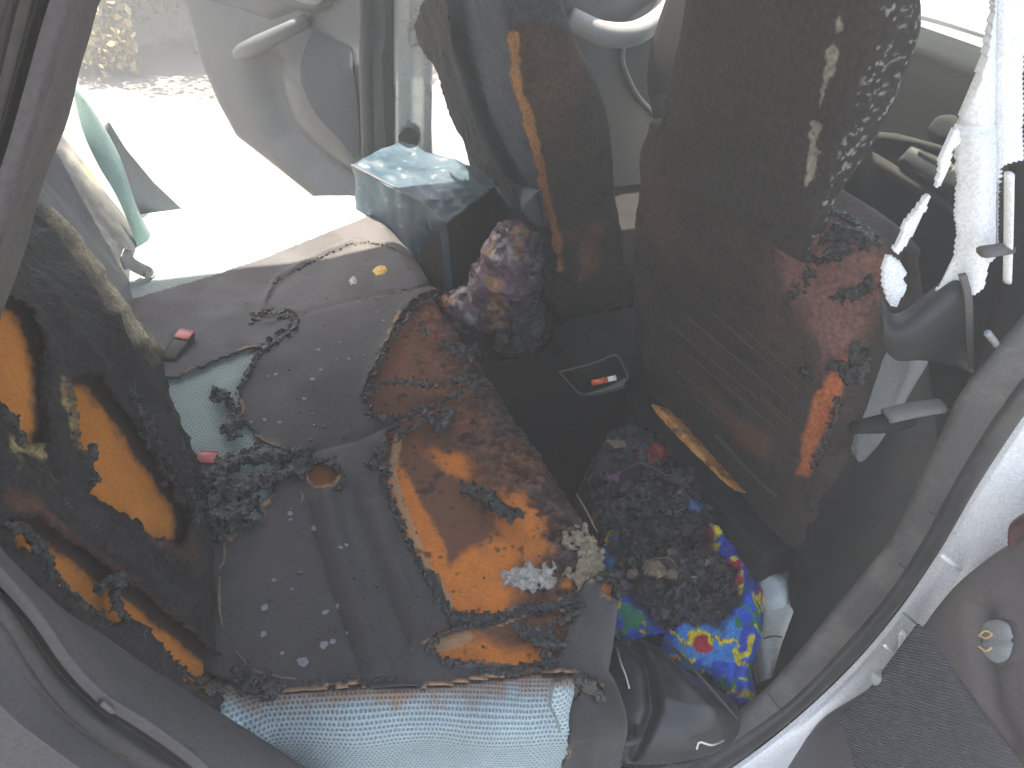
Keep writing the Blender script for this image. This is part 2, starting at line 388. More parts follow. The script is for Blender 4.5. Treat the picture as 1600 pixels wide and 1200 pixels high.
def leaf_mass(name, n, lo, hi, size, mat, parent, seed):
    rng = np.random.default_rng(seed); lo, hi = np.array(lo), np.array(hi)
    C = lo+(hi-lo)*rng.random((n, 3))
    keep = fbm(C, 5.0, 3, seed) > 0.46; C = C[keep]
    V, Fc = [], []
    for c in C:
        q = rot_rand(rng); s = size*rng.uniform(0.5, 1.3)
        lv = np.array([[0, -1, 0], [0.5, 0, 0.12], [0, 1, 0], [-0.5, 0, 0.12]])*s
        k = len(V)*4; V.append(lv@q.T+c); Fc.append([k, k+1, k+2, k+3])
    return link(name, meshdata(name, np.vstack(V), np.array(Fc)), mat, parent)
M('leaf', (0.11, 0.14, 0.07), rough=0.6, var=0.6, vs=12)
M('leaf_dry', (0.36, 0.29, 0.16), rough=0.7, var=0.4, vs=12)
M('stone', (0.25, 0.24, 0.22), rough=0.9, var=0.35, vs=4, bump=1.0, bs=14, bdist=0.03, dirt=(0.1, 0.11, 0.07), dirt_s=4, dirt_t=(0.45, 0.65))
wl = thing('garden_wall', 'low mossy stone wall beyond the sunlit paving', 'wall', (0.0, 5.0, GZ))
P = np.zeros((90, 24, 3))
xs = np.linspace(-2.6, 3.2, 90); zs = np.linspace(GZ-0.02, 0.75, 24)
P[..., 0] = xs[:, None]; P[..., 2] = zs[None]; P[..., 1] = 4.75
q = P.reshape(-1, 3); P[..., 1] += ((fbm(q, 5, 4, 4)-0.5)*0.22).reshape(90, 24)
surf('wall_face', P, MATS['stone'], wl, solid=0.3, offset=-1)
sh = thing('wall_shrub', 'grey green shrub growing against the mossy stone wall', 'shrub', (0.4, 4.5, GZ))
leaf_mass('foliage', 5000, (-0.15, 4.35, -0.35), (1.6, 4.75, 0.8), 0.026, MATS['leaf'], sh, 3)
tube('stem', [(0.4, 4.55, GZ), (0.42, 4.6, 0.0), (0.3, 4.6, 0.5)], [0.03, 0.015, 0.006], MATS['stone'], sh)
dl = thing('dry_plant', 'dry yellow leafy plant at the foot of the wall', 'plant', (-0.08, 4.3, GZ))
leaf_mass('dry_leaves', 700, (-0.28, 4.15, GZ+0.02), (0.06, 4.4, -0.1), 0.028, MATS['leaf_dry'], dl, 9)
tube('stem', [(-0.08, 4.3, GZ), (-0.1, 4.3, -0.3), (-0.06, 4.32, -0.12)], [0.012, 0.008, 0.004], MATS['leaf_dry'], dl)

# ================================================================== car body (near door opening, floor, roof, pillars)
body = thing('car', 'white car with burnt out cabin, seen through its open near rear door', 'car', (0.6, 0.65, -0.34))
YN, YF = -0.2, 1.53
# unseen roof over the cabin, its edges set for the shade they cast
box('roof', (-1.0, -0.14, 0.965), (1.3, 1.45, 1.0), MATS['headliner'], body, 0.01)
box('floor', (0.0, YN+0.03, -0.36), (1.95, YF-0.02, -0.32), MATS['carpet'], body, 0.004)
# tunnel along the middle of the floor
bm = bmesh.new()
pr = [(-0.17, -0.319), (-0.12, -0.15), (-0.06, -0.11), (0.06, -0.11), (0.12, -0.15), (0.17, -0.319)]
va = [bm.verts.new((0.45, 0.62+p[0], p[1])) for p in pr]; vb = [bm.verts.new((1.75, 0.62+p[0], p[1])) for p in pr]
for i in range(5): bm.faces.new([va[i], va[i+1], vb[i+1], vb[i]])
bm.faces.new(va[::-1]); bm.faces.new(vb)
bm_obj('floor_tunnel', bm, MATS['carpet'], body, True, 0.02, 3)
box('rear_bulkhead', (-0.78, -0.05, -0.3), (-0.74, 1.4, 0.28), MATS['plastic_soot'], body)
box('firewall', (1.72, -0.12, -0.33), (1.78, 1.45, 0.3), MATS['carpet'], body)

# near door opening: pillar at the rear and wheel arch, bands from inside to outside
def yl(pts, y): return ats(pts, 'y', y)
A0 = [(185, -60), (165, -20), (150, 10), (128, 90), (94, 205), (50, 335), (18, 435), (-8, 520), (-40, 640), (-40, 760), (-10, 860), (60, 925), (140, 985), (250, 1060), (390, 1150), (520, 1230), (640, 1320)]
E1 = [(150, -60), (130, -20), (110, 30), (82, 120), (48, 230), (10, 350), (-22, 450), (-60, 560), (-90, 680), (-70, 790), (-4, 880), (60, 955), (112, 1028), (168, 1085), (245, 1132), (335, 1203), (430, 1300)]
E2 = [(100, -60), (85, -20), (65, 40), (40, 130), (5, 250), (-40, 370), (-75, 470), (-110, 580), (-135, 690), (-110, 800), (-10, 905), (50, 972), (100, 1043), (156, 1100), (228, 1146), (315, 1212), (400, 1310)]
E3 = [(52, -60), (36, -20), (20, 40), (-5, 140), (-40, 260), (-90, 380), (-130, 480), (-160, 590), (-190, 700), (-160, 850), (-12, 955), (40, 1030), (84, 1092), (135, 1142), (200, 1185), (270, 1235), (330, 1320)]
E4 = [(14, -60), (0, -20), (-25, 40), (-60, 150), (-95, 270), (-150, 400), (-200, 500), (-240, 610), (-260, 740), (-200, 930), (-18, 1085), (30, 1130), (70, 1160), (120, 1196), (170, 1230), (220, 1270), (260, 1320)]
E5 = [(-100, -60), (-120, -20), (-150, 40), (-190, 160), (-230, 290), (-300, 420), (-340, 530), (-380, 640), (-400, 780), (-320, 1030), (-150, 1180), (-90, 1220), (-40, 1250), (10, 1280), (60, 1310), (110, 1340), (150, 1380)]
a0, e1, e2, e3, e4, e5 = yl(A0, -0.06), yl(E1, -0.155), yl(E2, -0.163), yl(E3, -0.178), yl(E4, -0.205), yl(E5, -0.215)
M('trim_soft', s2l(80, 77, 78), rough=0.7, var=0.15, vs=12, bump=0.4, bs=500, bdist=0.0008, spec=0.3, dirt=s2l(98, 92, 88), dirt_s=14, dirt_t=(0.52, 0.8))
def sag(l, d): return l+np.array(d)
loft('wheel_arch_trim', [sag(a0, (-0.03, 0.05, -0.01)), a0, a0*0.5+e1*0.5+np.array([0.004, 0, 0.01]), e1], MATS['trim_soft'], body, 140, 6, noise=0.004)
loft('seal_lip', [e1, (e1+e2)/2+np.array([0.004, -0.002, 0.005]), e2], MATS['trim_grey'], body, 140, 4)
loft('door_seal', [e2, e2*0.65+e3*0.35+np.array([-0.004, 0.012, -0.006]), e2*0.3+e3*0.7+np.array([0.003, 0.0, 0.004]), e3], M('rubber_grey', (0.05, 0.048, 0.048), rough=0.6, var=0.2, vs=16, bump=0.3, bs=260, spec=0.3, dirt=(0.1, 0.09, 0.08), dirt_s=14, dirt_t=(0.5, 0.8)), body, 140, 4)
loft('pillar_flange', [e3, e3*0.7+e4*0.3+np.array([-0.003, 0.012, -0.004]), e4], MATS['trim_grey'], body, 140, 5)
loft('pillar_outer', [e4, e5, e5+np.array([-0.2, 0.03, 0])], MATS['trim_grey'], body, 140, 5)

# front side: B-pillar foot and sill, bands from inside to outside
B0 = [(1900, 60), (1780, 260), (1680, 400), (1600, 490), (1545, 555), (1500, 615), (1476, 665), (1440, 740), (1395, 835), (1340, 905), (1275, 985), (1196, 1075), (1095, 1150), (960, 1215), (840, 1300)]
B1 = [(1960, 90), (1850, 290), (1755, 420), (1680, 505), (1612, 575), (1570, 630), (1535, 680), (1492, 752), (1440, 848), (1382, 935), (1308, 1022), (1222, 1105), (1115, 1178), (985, 1245), (860, 1330)]
B2 = [(1990, 100), (1885, 300), (1790, 430), (1715, 510), (1650, 582), (1605, 640), (1570, 690), (1522, 764), (1466, 860), (1400, 952), (1325, 1040), (1235, 1125), (1130, 1200), (1010, 1265), (880, 1350)]
B3 = [(1998, 104), (1893, 306), (1798, 438), (1723, 518), (1660, 590), (1615, 648), (1580, 698), (1532, 772), (1474, 870), (1408, 964), (1332, 1052), (1240, 1137), (1140, 1212), (1020, 1280), (890, 1370)]
B4 = [(2080, 140), (1990, 330), (1890, 480), (1820, 570), (1760, 640), (1700, 705), (1650, 760), (1595, 832), (1530, 905), (1452, 985), (1385, 1062), (1310, 1150), (1245, 1240), (1150, 1330), (1000, 1420)]
b0, b1, b2, b3, b4 = yl(B0, -0.13), yl(B1, -0.165), yl(B2, -0.18), yl(B3, -0.186), yl(B4, -0.235)
loft('pillar_foot_trim', [sag(b0, (0.1, 0.03, -0.08)), b0, b0*0.5+b1*0.5+np.array([-0.004, -0.003, 0.004]), b1], MATS['rubber_dusty'], body, 140, 6, noise=0.003)
loft('sill_seal', [b1, b1*0.6+b2*0.4+np.array([-0.007, -0.004, 0.008]), b2, b3+np.array([0.004, 0.012, -0.004])], MATS['rubber'], body, 140, 5)
loft('sill_panel', [b3+np.array([0.0, 0.008, -0.002]), b3, b3*0.85+b4*0.15, b4, b4+np.array([0.03, 0.01, -0.02])], MATS['paint_white'], body, 140, 5, sm=False)
# joints and the two door-hinge plates on the painted pillar
def strip_px(name, pts, y, r, mat, parent, **k): return tube(name, yl(pts, y), r, mat, parent, **k)
strip_px('panel_joint', [(1412, 958), (1450, 990)], -0.212, 0.0016, MATS['plastic_grey'], body)
strip_px('panel_joint', [(1472, 868), (1520, 905)], -0.212, 0.003, MATS['paint_white'], body)
strip_px('panel_joint', [(1382, 1008), (1408, 1030)], -0.214, 0.0025, MATS['paint_white'], body)
pl = Plane(at(1415, 1000, 'y', -0.215), (0.05, -0.9, 0.35))
relief('hinge_lug', [(1404, 990), (1412, 984), (1420, 996), (1432, 1000), (1430, 1012), (1416, 1022), (1404, 1014)], pl, pillow(0.012, 0.006), MATS['paint_white'], body, res=0.0025, smooth_poly=50)
relief('hinge_lug', [(1362, 1052), (1378, 1046), (1392, 1058), (1380, 1072), (1364, 1070)], pl, pillow(0.014, 0.006), MATS['plastic_pale'], body, res=0.0025, smooth_poly=50)
tube('seal_clip', yl([(158, 1098), (176, 1112)], -0.166), 0.0022, MATS['trim_light'], body, n=8)
for a_, b_ in (((1196, 1078), (1240, 1138)), ((1452, 800), (1490, 820)), ((1404, 880), (1436, 906))):
    strip_px('seal_joint', [a_, b_], -0.172, 0.0012, MATS['rubber'], body)
# small moulded wire clip at the pillar foot
strip_px('wire_clip', [(1543, 520), (1560, 545), (1555, 570)], -0.13, 0.004, MATS['plastic_pale'], body)

# far B-pillar, painted, with a latch and an oval hole
pb = Plane((0.66, 1.5, 0.2), (-0.35, -1, 0))
relief('far_pillar', [(600, -60), (678, -60), (676, 90), (674, 200), (680, 330), (560, 330), (590, 250), (600, 225)], pb,
       lambda uv, d, W: 0.012*smooth(640, 668, uv[:, 0])-0.014*np.exp(-((uv[:, 0]-611)/5)**2)+0.006*smooth(150, 120, uv[:, 1]), MATS['paint_silver'], body, res=0.006, thick=0.1)
relief('pillar_hole', spoly([(622, 212), (634, 199), (650, 204), (653, 222), (644, 234), (626, 230)], 30), Plane((0.66, 1.483, 0.2), (-0.35, -1, 0)), 0.003, MATS['rubber'], body, res=0.004)
relief('latch', [(637, 48), (660, 40), (664, 72), (640, 74)], Plane((0.66, 1.48, 0.2), (-0.35, -1, 0)), pillow(0.02, 0.01), MATS['plastic_pale'], body, res=0.004, thick=0.02)
# far wheel-arch trim and the far seal edge by the seat
pt = Plane((0.0, 1.4, 0.0), (0.25, -1, 0.1))
relief('far_arch_trim', [(170, 190), (196, 232), (240, 285), (292, 334), (300, 400), (235, 420), (200, 330), (150, 200)], pt, pillow(0.02, 0.02), MATS['plastic_grey'], body, res=0.006, thick=0.05)

# windscreen with its lower edge and the sunlit bonnet edge beyond
gm = bpy.data.materials.new('glass'); gm.use_nodes = True; t = gm.node_tree
for n_ in list(t.nodes):
    if n_.type != 'OUTPUT_MATERIAL': t.nodes.remove(n_)
tr = t.nodes.new('ShaderNodeBsdfTransparent'); gl = t.nodes.new('ShaderNodeBsdfGlossy'); gl.inputs['Roughness'].default_value = 0.02
tr.inputs[0].default_value = (0.88, 0.92, 0.9, 1)
mxs = t.nodes.new('ShaderNodeMixShader'); mxs.inputs[0].default_value = 0.06
t.links.new(tr.outputs[0], mxs.inputs[1]); t.links.new(gl.outputs[0], mxs.inputs[2]); t.links.new(mxs.outputs[0], t.nodes['Material Output'].inputs[0])
bm = bmesh.new()
c = [(1.82, -0.1, 0.53), (1.82, 1.43, 0.53), (1.31, 1.38, 0.97), (1.31, -0.05, 0.97)]
f_ = [bm.verts.new(p) for p in c]; bm.faces.new(f_)
ob = bm_obj('windscreen', bm, gm, body, False); md = ob.modifiers.new('t', 'SOLIDIFY'); md.thickness = 0.005
P = np.zeros((30, 20, 3)); xs = np.linspace(1.86, 2.9, 30); ys = np.linspace(-0.15, 1.48, 20)
P[..., 0] = xs[:, None]; P[..., 1] = ys; P[..., 2] = 0.5-0.12*(xs[:, None]-1.86)**1.5+0.04*np.sin((ys-0+0.15)/1.63*math.pi)
surf('bonnet', P, MATS['paint_white'], body, solid=0.02, offset=-1)

# ================================================================== doors
M('door_pale', s2l(68, 72, 75), rough=0.48, var=0.06, vs=6, bump=0.2, bs=900, bdist=0.0006, spec=0.4)
M('door_ledge', s2l(66, 69, 75), rough=0.55, var=0.08, vs=6, bump=0.2, bs=900, bdist=0.0006, spec=0.4)  # ledge grey, slightly darker than door_pale
# --- far rear door, swung open
hp = Plane((0.60, 1.54, 0.1), (0.907, 0.42, 0.02))
DOOR = [(262, -60), (285, -20), (300, 20), (318, 95), (345, 160), (375, 215), (420, 250), (470, 290), (520, 330), (600, 360), (606, 250), (600, -60)]
def door_h(uv, d, W):
    u, v = uv[:, 0], uv[:, 1]
    h = 0.03*(1-np.exp(-d/0.02))
    # bulge of the lower pocket: soft scoop running from the handle down to the lower hinge corner
    ln = linedist(uv, [(425, 95), (432, 150), (455, 205), (500, 250), (560, 290)])
    h -= 0.055*np.exp(-(ln/22)**2)
    h += 0.03*smooth(10, -60, sdf(uv, [(430, 100), (450, 190), (520, 260), (610, 330), (620, 60), (500, 60)]))
    return h
d1 = relief('door', DOOR, hp, door_h, MATS['door_pale'], body, res=0.008, thick=0.09, smooth_poly=0)
def on(pl, pts, h):
    ab = pl.px([p[:2] for p in pts]); return pl.w(ab, np.array([p[2] if len(p) > 2 else h for p in pts]))
tube('pull_handle', on(hp, [(392, 80, 0.045), (420, 72, 0.085), (460, 55, 0.1), (490, 38, 0.08), (500, 28, 0.04)], 0), [0.018, 0.024, 0.024, 0.021, 0.018], MATS['door_pale'], d1, n=14)
relief('speaker_grille', spoly([(505, 45), (540, 60), (577, 90), (584, 235), (560, 210), (520, 165), (497, 110), (495, 75)], 60), hp, lambda uv, d, W: door_h(uv, np.full(len(d), 0.2), W)+0.008, MATS['grille_cloth'], d1, res=0.008)
relief('window_ledge', [(300, -60), (306, 0), (380, 18), (440, 40), (500, 20), (540, -60)], hp, pillow(0.05, 0.02), MATS['door_ledge'], d1, res=0.008)
lb = relief('latch_bezel', spoly([(450, -30), (462, 5), (500, 20), (530, 15), (538, -10), (530, -40)], 40), hp, pillow(0.075, 0.01), MATS['door_pale'], d1, res=0.006)
relief('door_latch', spoly([(455, -20), (462, 0), (485, 8), (502, 2), (506, -20)], 30), Plane(hp.o+hp.n*0.07, hp.n), pillow(0.014, 0.008), MATS['plastic_grey'], d1, res=0.005)
tube('door_edge_seal', on(hp, [(592, -60), (592, 100), (594, 240), (598, 330)], 0.045), 0.018, MATS['plastic_dark'], d1)

# --- far front door, open, seen between the front seats
hq = Plane((1.5, 1.62, 0.2), (0.35, -1, 0.03))
d2 = relief('door', [(780, -80), (1120, -80), (1140, 330), (900, 330), (840, 240), (800, 120)], hq,
       lambda uv, d, W: 0.02*(1-np.exp(-d/0.02))+0.03*smooth(12, -12, sdf(uv, [(840, -80), (850, 0), (900, 45), (960, 40), (1010, 0), (1020, -80)])), MATS['door_pale'], body, res=0.012, thick=0.1)
tube('pull_handle', on(hq, [(868, 22, 0.05), (900, 40, 0.1), (940, 38, 0.12), (985, 18, 0.1), (1020, -10, 0.06)], 0), [0.03, 0.034, 0.034, 0.03, 0.026], MATS['plastic_pale'], d2, n=14)
relief('speaker_grille', spoly([(975, 45), (1000, 35), (1025, 60), (1030, 110), (1022, 160), (1000, 160), (975, 120), (965, 85)], 50), hq, 0.03, MATS['grille_cloth'], d2, res=0.01)
tube('grille_surround', on(hq, [(985, 28, 0.03), (966, 60, 0.03), (962, 95, 0.03), (985, 145, 0.03), (1018, 180, 0.03)], 0), 0.008, MATS['plastic_pale'], d2)
tube('grille_surround', on(hq, [(985, 28, 0.03), (1020, 55, 0.03), (1045, 80, 0.03)], 0), 0.006, MATS['plastic_pale'], d2)

# --- near rear door, swung open beside the camera
hr = Plane((0.84, -0.29, 0.05), (-0.93, 0.36, 0.12))
M('door_brown', s2l(86, 82, 80), rough=0.5, var=0.12, vs=8, bump=0.3, bs=700, bdist=0.0006, spec=0.4, dirt=s2l(78, 74, 80), dirt_s=7, dirt_t=(0.45, 0.75))
def near_door_h(uv, d, W):
    ln = linedist(uv, [(1560, 960), (1558, 1040), (1570, 1110), (1600, 1160)])
    return 0.02*(1-np.exp(-d/0.006))-0.012*np.exp(-(ln/18)**2)+0.01*np.exp(-((uv[:, 0]-1530)**2+(uv[:, 1]-930)**2)/70**2)
d3 = relief('door', spoly([(1215, 1230), (1280, 1130), (1380, 1060), (1470, 955), (1540, 885), (1590, 845), (1660, 815), (1750, 900), (1750, 1300), (1200, 1300)], 120), hr, near_door_h, MATS['door_brown'], body, res=0.004, thick=0.05)
m = M('ribbed_cloth', s2l(88, 92, 98), rough=0.85, var=0.2, vs=60, spec=0.2)
t = m.node_tree; wv = t.nodes.new('ShaderNodeTexWave'); wv.inputs['Scale'].default_value = 95; wv.inputs['Distortion'].default_value = 1.2; wv.inputs['Detail'].default_value = 2; wv.bands_direction = 'DIAGONAL'
tc_ = t.nodes.new('ShaderNodeTexCoord'); t.links.new(tc_.outputs['Object'], wv.inputs['Vector'])
bp = t.nodes.new('ShaderNodeBump'); bp.inputs['Strength'].default_value = 1; bp.inputs['Distance'].default_value = 0.003
t.links.new(wv.outputs['Fac'], bp.inputs['Height']); t.links.new(bp.outputs[0], t.nodes['Principled BSDF'].inputs['Normal'])
relief('door_cloth', [(1330, 1120), (1380, 1075), (1455, 975), (1470, 985), (1500, 1030), (1560, 1120), (1620, 1190), (1660, 1300), (1380, 1300), (1350, 1180)], hr, lambda uv, d, W: 0.022+0.004*(1-np.exp(-d/0.006)), MATS['ribbed_cloth'], d3, res=0.004)
relief('lower_pocket', [(1240, 1200), (1290, 1140), (1330, 1125), (1380, 1190), (1400, 1300), (1200, 1300)], hr, lambda uv, d, W: 0.021+0.003*(1-np.exp(-d/0.006)), MATS['trim_grey'], d3, res=0.004)
bz = relief('switch_bezel', spoly([(1557, 985), (1566, 970), (1590, 966), (1612, 975), (1620, 1005), (1612, 1035), (1588, 1044), (1566, 1032), (1556, 1010)], 50), hr, lambda uv, d, W: 0.02+0.006*(1-np.exp(-d/0.003)), MATS['rubber'], d3, res=0.0025)
relief('window_switch', spoly([(1562, 985), (1570, 974), (1590, 971), (1608, 980), (1613, 1005), (1607, 1030), (1588, 1038), (1570, 1027), (1561, 1008)], 50), hr, lambda uv, d, W: 0.027+0.006*(1-np.exp(-d/0.006))-0.004*np.exp(-((uv[:, 1]-1003)/6)**2), MATS['plastic_grey'], d3, res=0.0025)
M('gold_mark', (0.6, 0.4, 0.18), rough=0.4, var=0.2, spec=0.5)
tube('switch_mark', on(hr, [(1567, 996, 0.0335), (1577, 989, 0.034), (1588, 994, 0.034), (1578, 1000, 0.034), (1567, 996, 0.0335)], 0), 0.0013, MATS['gold_mark'], d3, n=6)
tube('switch_mark', on(hr, [(1567, 1013, 0.0335), (1578, 1020, 0.034), (1588, 1015, 0.034)], 0), 0.0013, MATS['gold_mark'], d3, n=6)
M('door_red', (0.075, 0.022, 0.025), rough=0.5, var=0.3, vs=30, bump=0.6, bs=120)
relief('reflector', [(1590, 855), (1600, 810), (1660, 780), (1680, 830), (1620, 850), (1600, 880)], hr, pillow(0.035, 0.008), MATS['door_red'], d3, res=0.003, smooth_poly=50)

d1['label'] = 'far rear door standing open, pale grey with pull handle'; d2['label'] = 'far front door seen between the front seats'; d3['label'] = 'near rear door, brown grey with oval switch and ribbed cloth'

# ================================================================== rear bench seat
seat = thing('rear_bench_seat', 'burnt rear bench seat with orange foam, charred dark cover and pale mint mesh', 'car seat', (0.22, 0.62, -0.3))
XB = -0.1
_fe = ats([(560, 318), (600, 345), (635, 398), (668, 450), (700, 500), (742, 560), (800, 655), (870, 755), (925, 838), (958, 915), (945, 985), (930, 1040)], 'z', -0.035)
_o = np.argsort(_fe[:, 1]); FEY, FEX = _fe[_o, 1], _fe[_o, 0]
def xfront(y): return np.interp(y, FEY, FEX)-0.045
RF, RN = 0.05, 0.05
YFAR = 1.33
def roll(s, r, drop):                            # s: length past the edge -> sideways, down
    th = np.clip(s/r, 0, math.pi/2); dn = np.maximum(s-r*math.pi/2, 0)
    return r*np.sin(th)+0.02*np.clip(dn/drop, 0, 1), r*(1-np.cos(th))+dn
step = 0.0033
na, nb = int(0.56/step), int(1.42/step)
nf, nn, nfar = int(0.26/step), int(0.25/step), int(0.16/step)
ia = np.concatenate([np.linspace(0, 1, na), 1+np.arange(1, nf+1)*0.0])
sa = np.concatenate([np.zeros(na), np.arange(1, nf+1)*step])
ib = np.concatenate([np.zeros(nn), np.linspace(0, 1, nb), np.ones(nfar)])
sb = np.concatenate([np.arange(nn, 0, -1)*step, np.zeros(nb), np.arange(1, nfar+1)*step])
sgn = np.concatenate([-np.ones(nn), np.zeros(nb), np.ones(nfar)])
Aa, Bb = np.meshgrid(ia, ib, indexing='ij'); Sa, Sb = np.meshgrid(sa, sb, indexing='ij'); Sg = np.meshgrid(sa, sgn, indexing='ij')[1]
ymid = 0.03+(YFAR-0.03)*Bb
X = XB+(xfront(ymid)-XB)*Aa
yn_ = 0.035-0.30*np.maximum(X, 0)
Y = yn_+(YFAR-yn_)*Bb
X = XB+(xfront(Y)-XB)*Aa
fx, fz = roll(Sa, RF, 0.2); gx, gz = roll(Sb, RN, 0.2)
X = X+fx; Y = Y+Sg*gx; Z = -(fz+gz)
# body shape: two hollows and a hump between, front edge slightly higher
top = (1-np.clip(Sa/0.05, 0, 1))*(1-np.clip(Sb/0.05, 0, 1))
Z = Z+0.012*np.cos((Bb-0.52)*2*math.pi*2)*top*np.sin(np.clip(Aa, 0, 1)*math.pi)
# the far seat rises to a round bolster at the far end
Z = Z+0.018*np.exp(-((Bb-0.86)/0.12)**2)*top
C0 = np.stack([X, Y, Z], -1)
UVC = proj(C0); q = C0.reshape(-1, 3)
# seams and sags of the cover
def groove(line, wd, dep): return -dep*np.exp(-(linedist(UVC, line)/wd)**2)
rel = np.zeros(len(q))
rel += groove([(480, 490), (560, 470), (670, 448)], 5, 0.004)
rel += groove([(430, 745), (500, 708), (560, 690), (640, 655)], 7, 0.005)
rel += groove([(487, 800), (500, 860), (520, 930), (545, 1000), (562, 1050)], 6, 0.010)+0.006*np.exp(-(linedist(UVC, [(512, 790), (530, 870), (560, 960), (590, 1040)])/14)**2)*1.6
rel += groove([(555, 770), (585, 860), (615, 950), (640, 1010)], 9, 0.009)+0.006*np.exp(-(linedist(UVC, [(590, 800), (620, 890), (655, 980)])/12)**2)
rel += 0.006*(fbm(q, 6, 3, 11)-0.5)*2
nrm = np.zeros_like(q); nrm[:, 2] = 1
def normals(P):
    a = np.gradient(P, axis=0); b = np.gradient(P, axis=1); n = np.cross(a, b); n /= np.maximum(np.linalg.norm(n, axis=-1, keepdims=True), 1e-9)
    return n.reshape(-1, 3)
NC = normals(C0)
cushion_core = (q+NC*rel[:, None]).reshape(C0.shape)
NC = normals(cushion_core)
BV_C = bvh_of(cushion_core)
cc = cushion_core.reshape(-1, 3); UVC = proj(cc)
ju = fbm(np.c_[UVC, np.zeros(len(UVC))], 0.05, 4, 21)-0.5            # ragged edges
ju2 = fbm(np.c_[UVC, np.zeros(len(UVC))], 0.16, 3, 22)-0.5
def rag(poly, a=10, b=5): return sdf(UVC, poly)+ju*2*a+ju2*2*b

HOLE_FRONT = [(655, 470), (700, 440), (1100, 480), (1100, 900), (985, 905), (940, 900), (905, 928), (890, 942), (830, 952), (770, 965), (710, 966), (690, 925), (650, 872), (618, 802), (597, 748), (604, 690), (648, 657), (585, 655), (568, 625), (585, 580), (602, 548), (625, 505)]
HOLE_LOW = [(664, 1012), (700, 995), (770, 985), (850, 968), (905, 958), (880, 1000), (868, 1036), (805, 1046), (740, 1038), (690, 1034)]
HOLE_SPOT = [(482, 735), (500, 726), (522, 735), (530, 752), (518, 768), (495, 768), (482, 755)]
HOLE_SPOT2 = [(388, 812), (402, 806), (414, 812), (412, 822), (394, 824)]
HOLE_BACK = [(240, 610), (272, 598), (398, 549), (412, 552), (385, 590), (372, 615), (378, 655), (400, 690), (440, 712), (440, 740), (420, 790), (360, 850), (300, 800), (270, 700)]
HOLE_SPOT3 = [(932, 918), (945, 910), (962, 916), (964, 932), (948, 938), (935, 932)]
MINT_TOP = [(180, 480), (240, 462), (330, 436), (420, 405), (500, 372), (590, 337), (640, 300), (600, 200), (200, 200)]

# --- foam core
orange = np.array([0.76, 0.225, 0.038]); brown = np.array([0.085, 0.038, 0.026]); purple = np.array([0.072, 0.055, 0.054]); tan = np.array([0.48, 0.27, 0.14])
col = np.tile(brown, (len(cc), 1))
n1 = fbm(cc, 14, 5, 31); n2 = fbm(cc, 40, 4, 32)
dar = smooth(-0.22, 0.34, (UVC[:, 0]-760-0.52*(UVC[:, 1]-680))/300+(n1-0.5)*1.0)     # darker towards the front edge
col = mixc(np.tile(np.array([0.19, 0.08, 0.045]), (len(cc), 1)), dar, purple)
def blob(cx, cy, rx, ry, ang=0):
    a = math.radians(ang); dx, dy = UVC[:, 0]-cx, UVC[:, 1]-cy
    return np.exp(-(((dx*math.cos(a)+dy*math.sin(a))/rx)**2+((-dx*math.sin(a)+dy*math.cos(a))/ry)**2))
om = np.maximum.reduce([1.25*np.exp(-(linedist(UVC, [(622, 748), (645, 800), (675, 870), (708, 945)])/30)**2), 1.2*blob(745, 905, 75, 55, 20), blob(815, 825, 70, 45, 60), 0.8*blob(705, 725, 55, 30, 20), 0.9*blob(770, 860, 70, 45), 1.1*blob(720, 955, 60, 20, -10), 0.5*blob(650, 690, 25, 20)])
om = smooth(0.30, 0.74, om*(0.62+0.76*n1)+(n2-0.5)*0.55-0.75*blob(668, 765, 26, 34, 15)-0.55*blob(735, 815, 22, 50, -25)-0.6*blob(655, 735, 22, 16)-0.5*blob(705, 870, 14, 30, 20))
om = np.maximum(om, pmask(UVC, [(664, 1012), (700, 998), (760, 990), (790, 1010), (850, 1008), (868, 1036), (805, 1046), (740, 1038), (690, 1034)], 12, 14, 0.05, 3)*smooth(0.25, 0.6, n1+0.15))
om = np.maximum(om, pmask(UVC, HOLE_SPOT3, 6)); om = np.maximum(om, pmask(UVC, HOLE_SPOT, 8)*0.55); om = np.maximum(om, pmask(UVC, HOLE_SPOT2, 4)*0.8)
om = np.maximum(om, pmask(UVC, [(880, 898), (902, 900), (892, 922), (878, 915)], 4)*0.7)
col = mixc(col, np.clip(om, 0, 1)*(0.75+0.3*n2), orange)
redm = np.maximum(blob(612, 570, 26, 40, 20), blob(665, 490, 30, 30)); col = mixc(col, np.clip(redm*1.1-0.2*n2, 0, 1)*0.55, (0.27, 0.09, 0.06))
col = mixc(col, smooth(8, 5, linedist(UVC, [(622, 680), (612, 735), (630, 792), (658, 862), (696, 930), (706, 962)])+ju*6)*0.95, tan*1.15)
col = mixc(col, smooth(13, 7, linedist(UVC, [(672, 1016), (695, 1004), (730, 992)])+ju*8)*0.9, tan*1.15)
col = mixc(col, smooth(0.66, 0.74, fbm(cc, 75, 3, 37))*0.75, (0.028, 0.022, 0.02))
burnt = smooth(0.15, 0.55, 1-om)*smooth(-0.3, 0.25, (UVC[:, 0]-700-0.45*(UVC[:, 1]-600))/300)
# blistered relief where the foam has charred
bub = fbm(cc, 110, 2, 33)*0.7+fbm(cc, 55, 2, 34)*0.3
col = col*(1+burnt*(np.clip((bub-0.5)*3.2, -0.62, 0.75)))[:, None]  # blister tops painted lighter, pits darker, so the relief reads in flat light
col = mixc(col, burnt*smooth(0.6, 0.75, fbm(cc, 30, 4, 36))*0.6, (0.03, 0.024, 0.024))
foamP = cc+NC*(-0.004+burnt*(bub-0.5)*0.014+0.004*(fbm(cc, 18, 3, 35)-0.5))[:, None]
foam_o = surf('cushion_foam', foamP.reshape(C0.shape), MATS['foam'], seat, col=col, attrs={'burnt': 0.08+0.8*burnt})

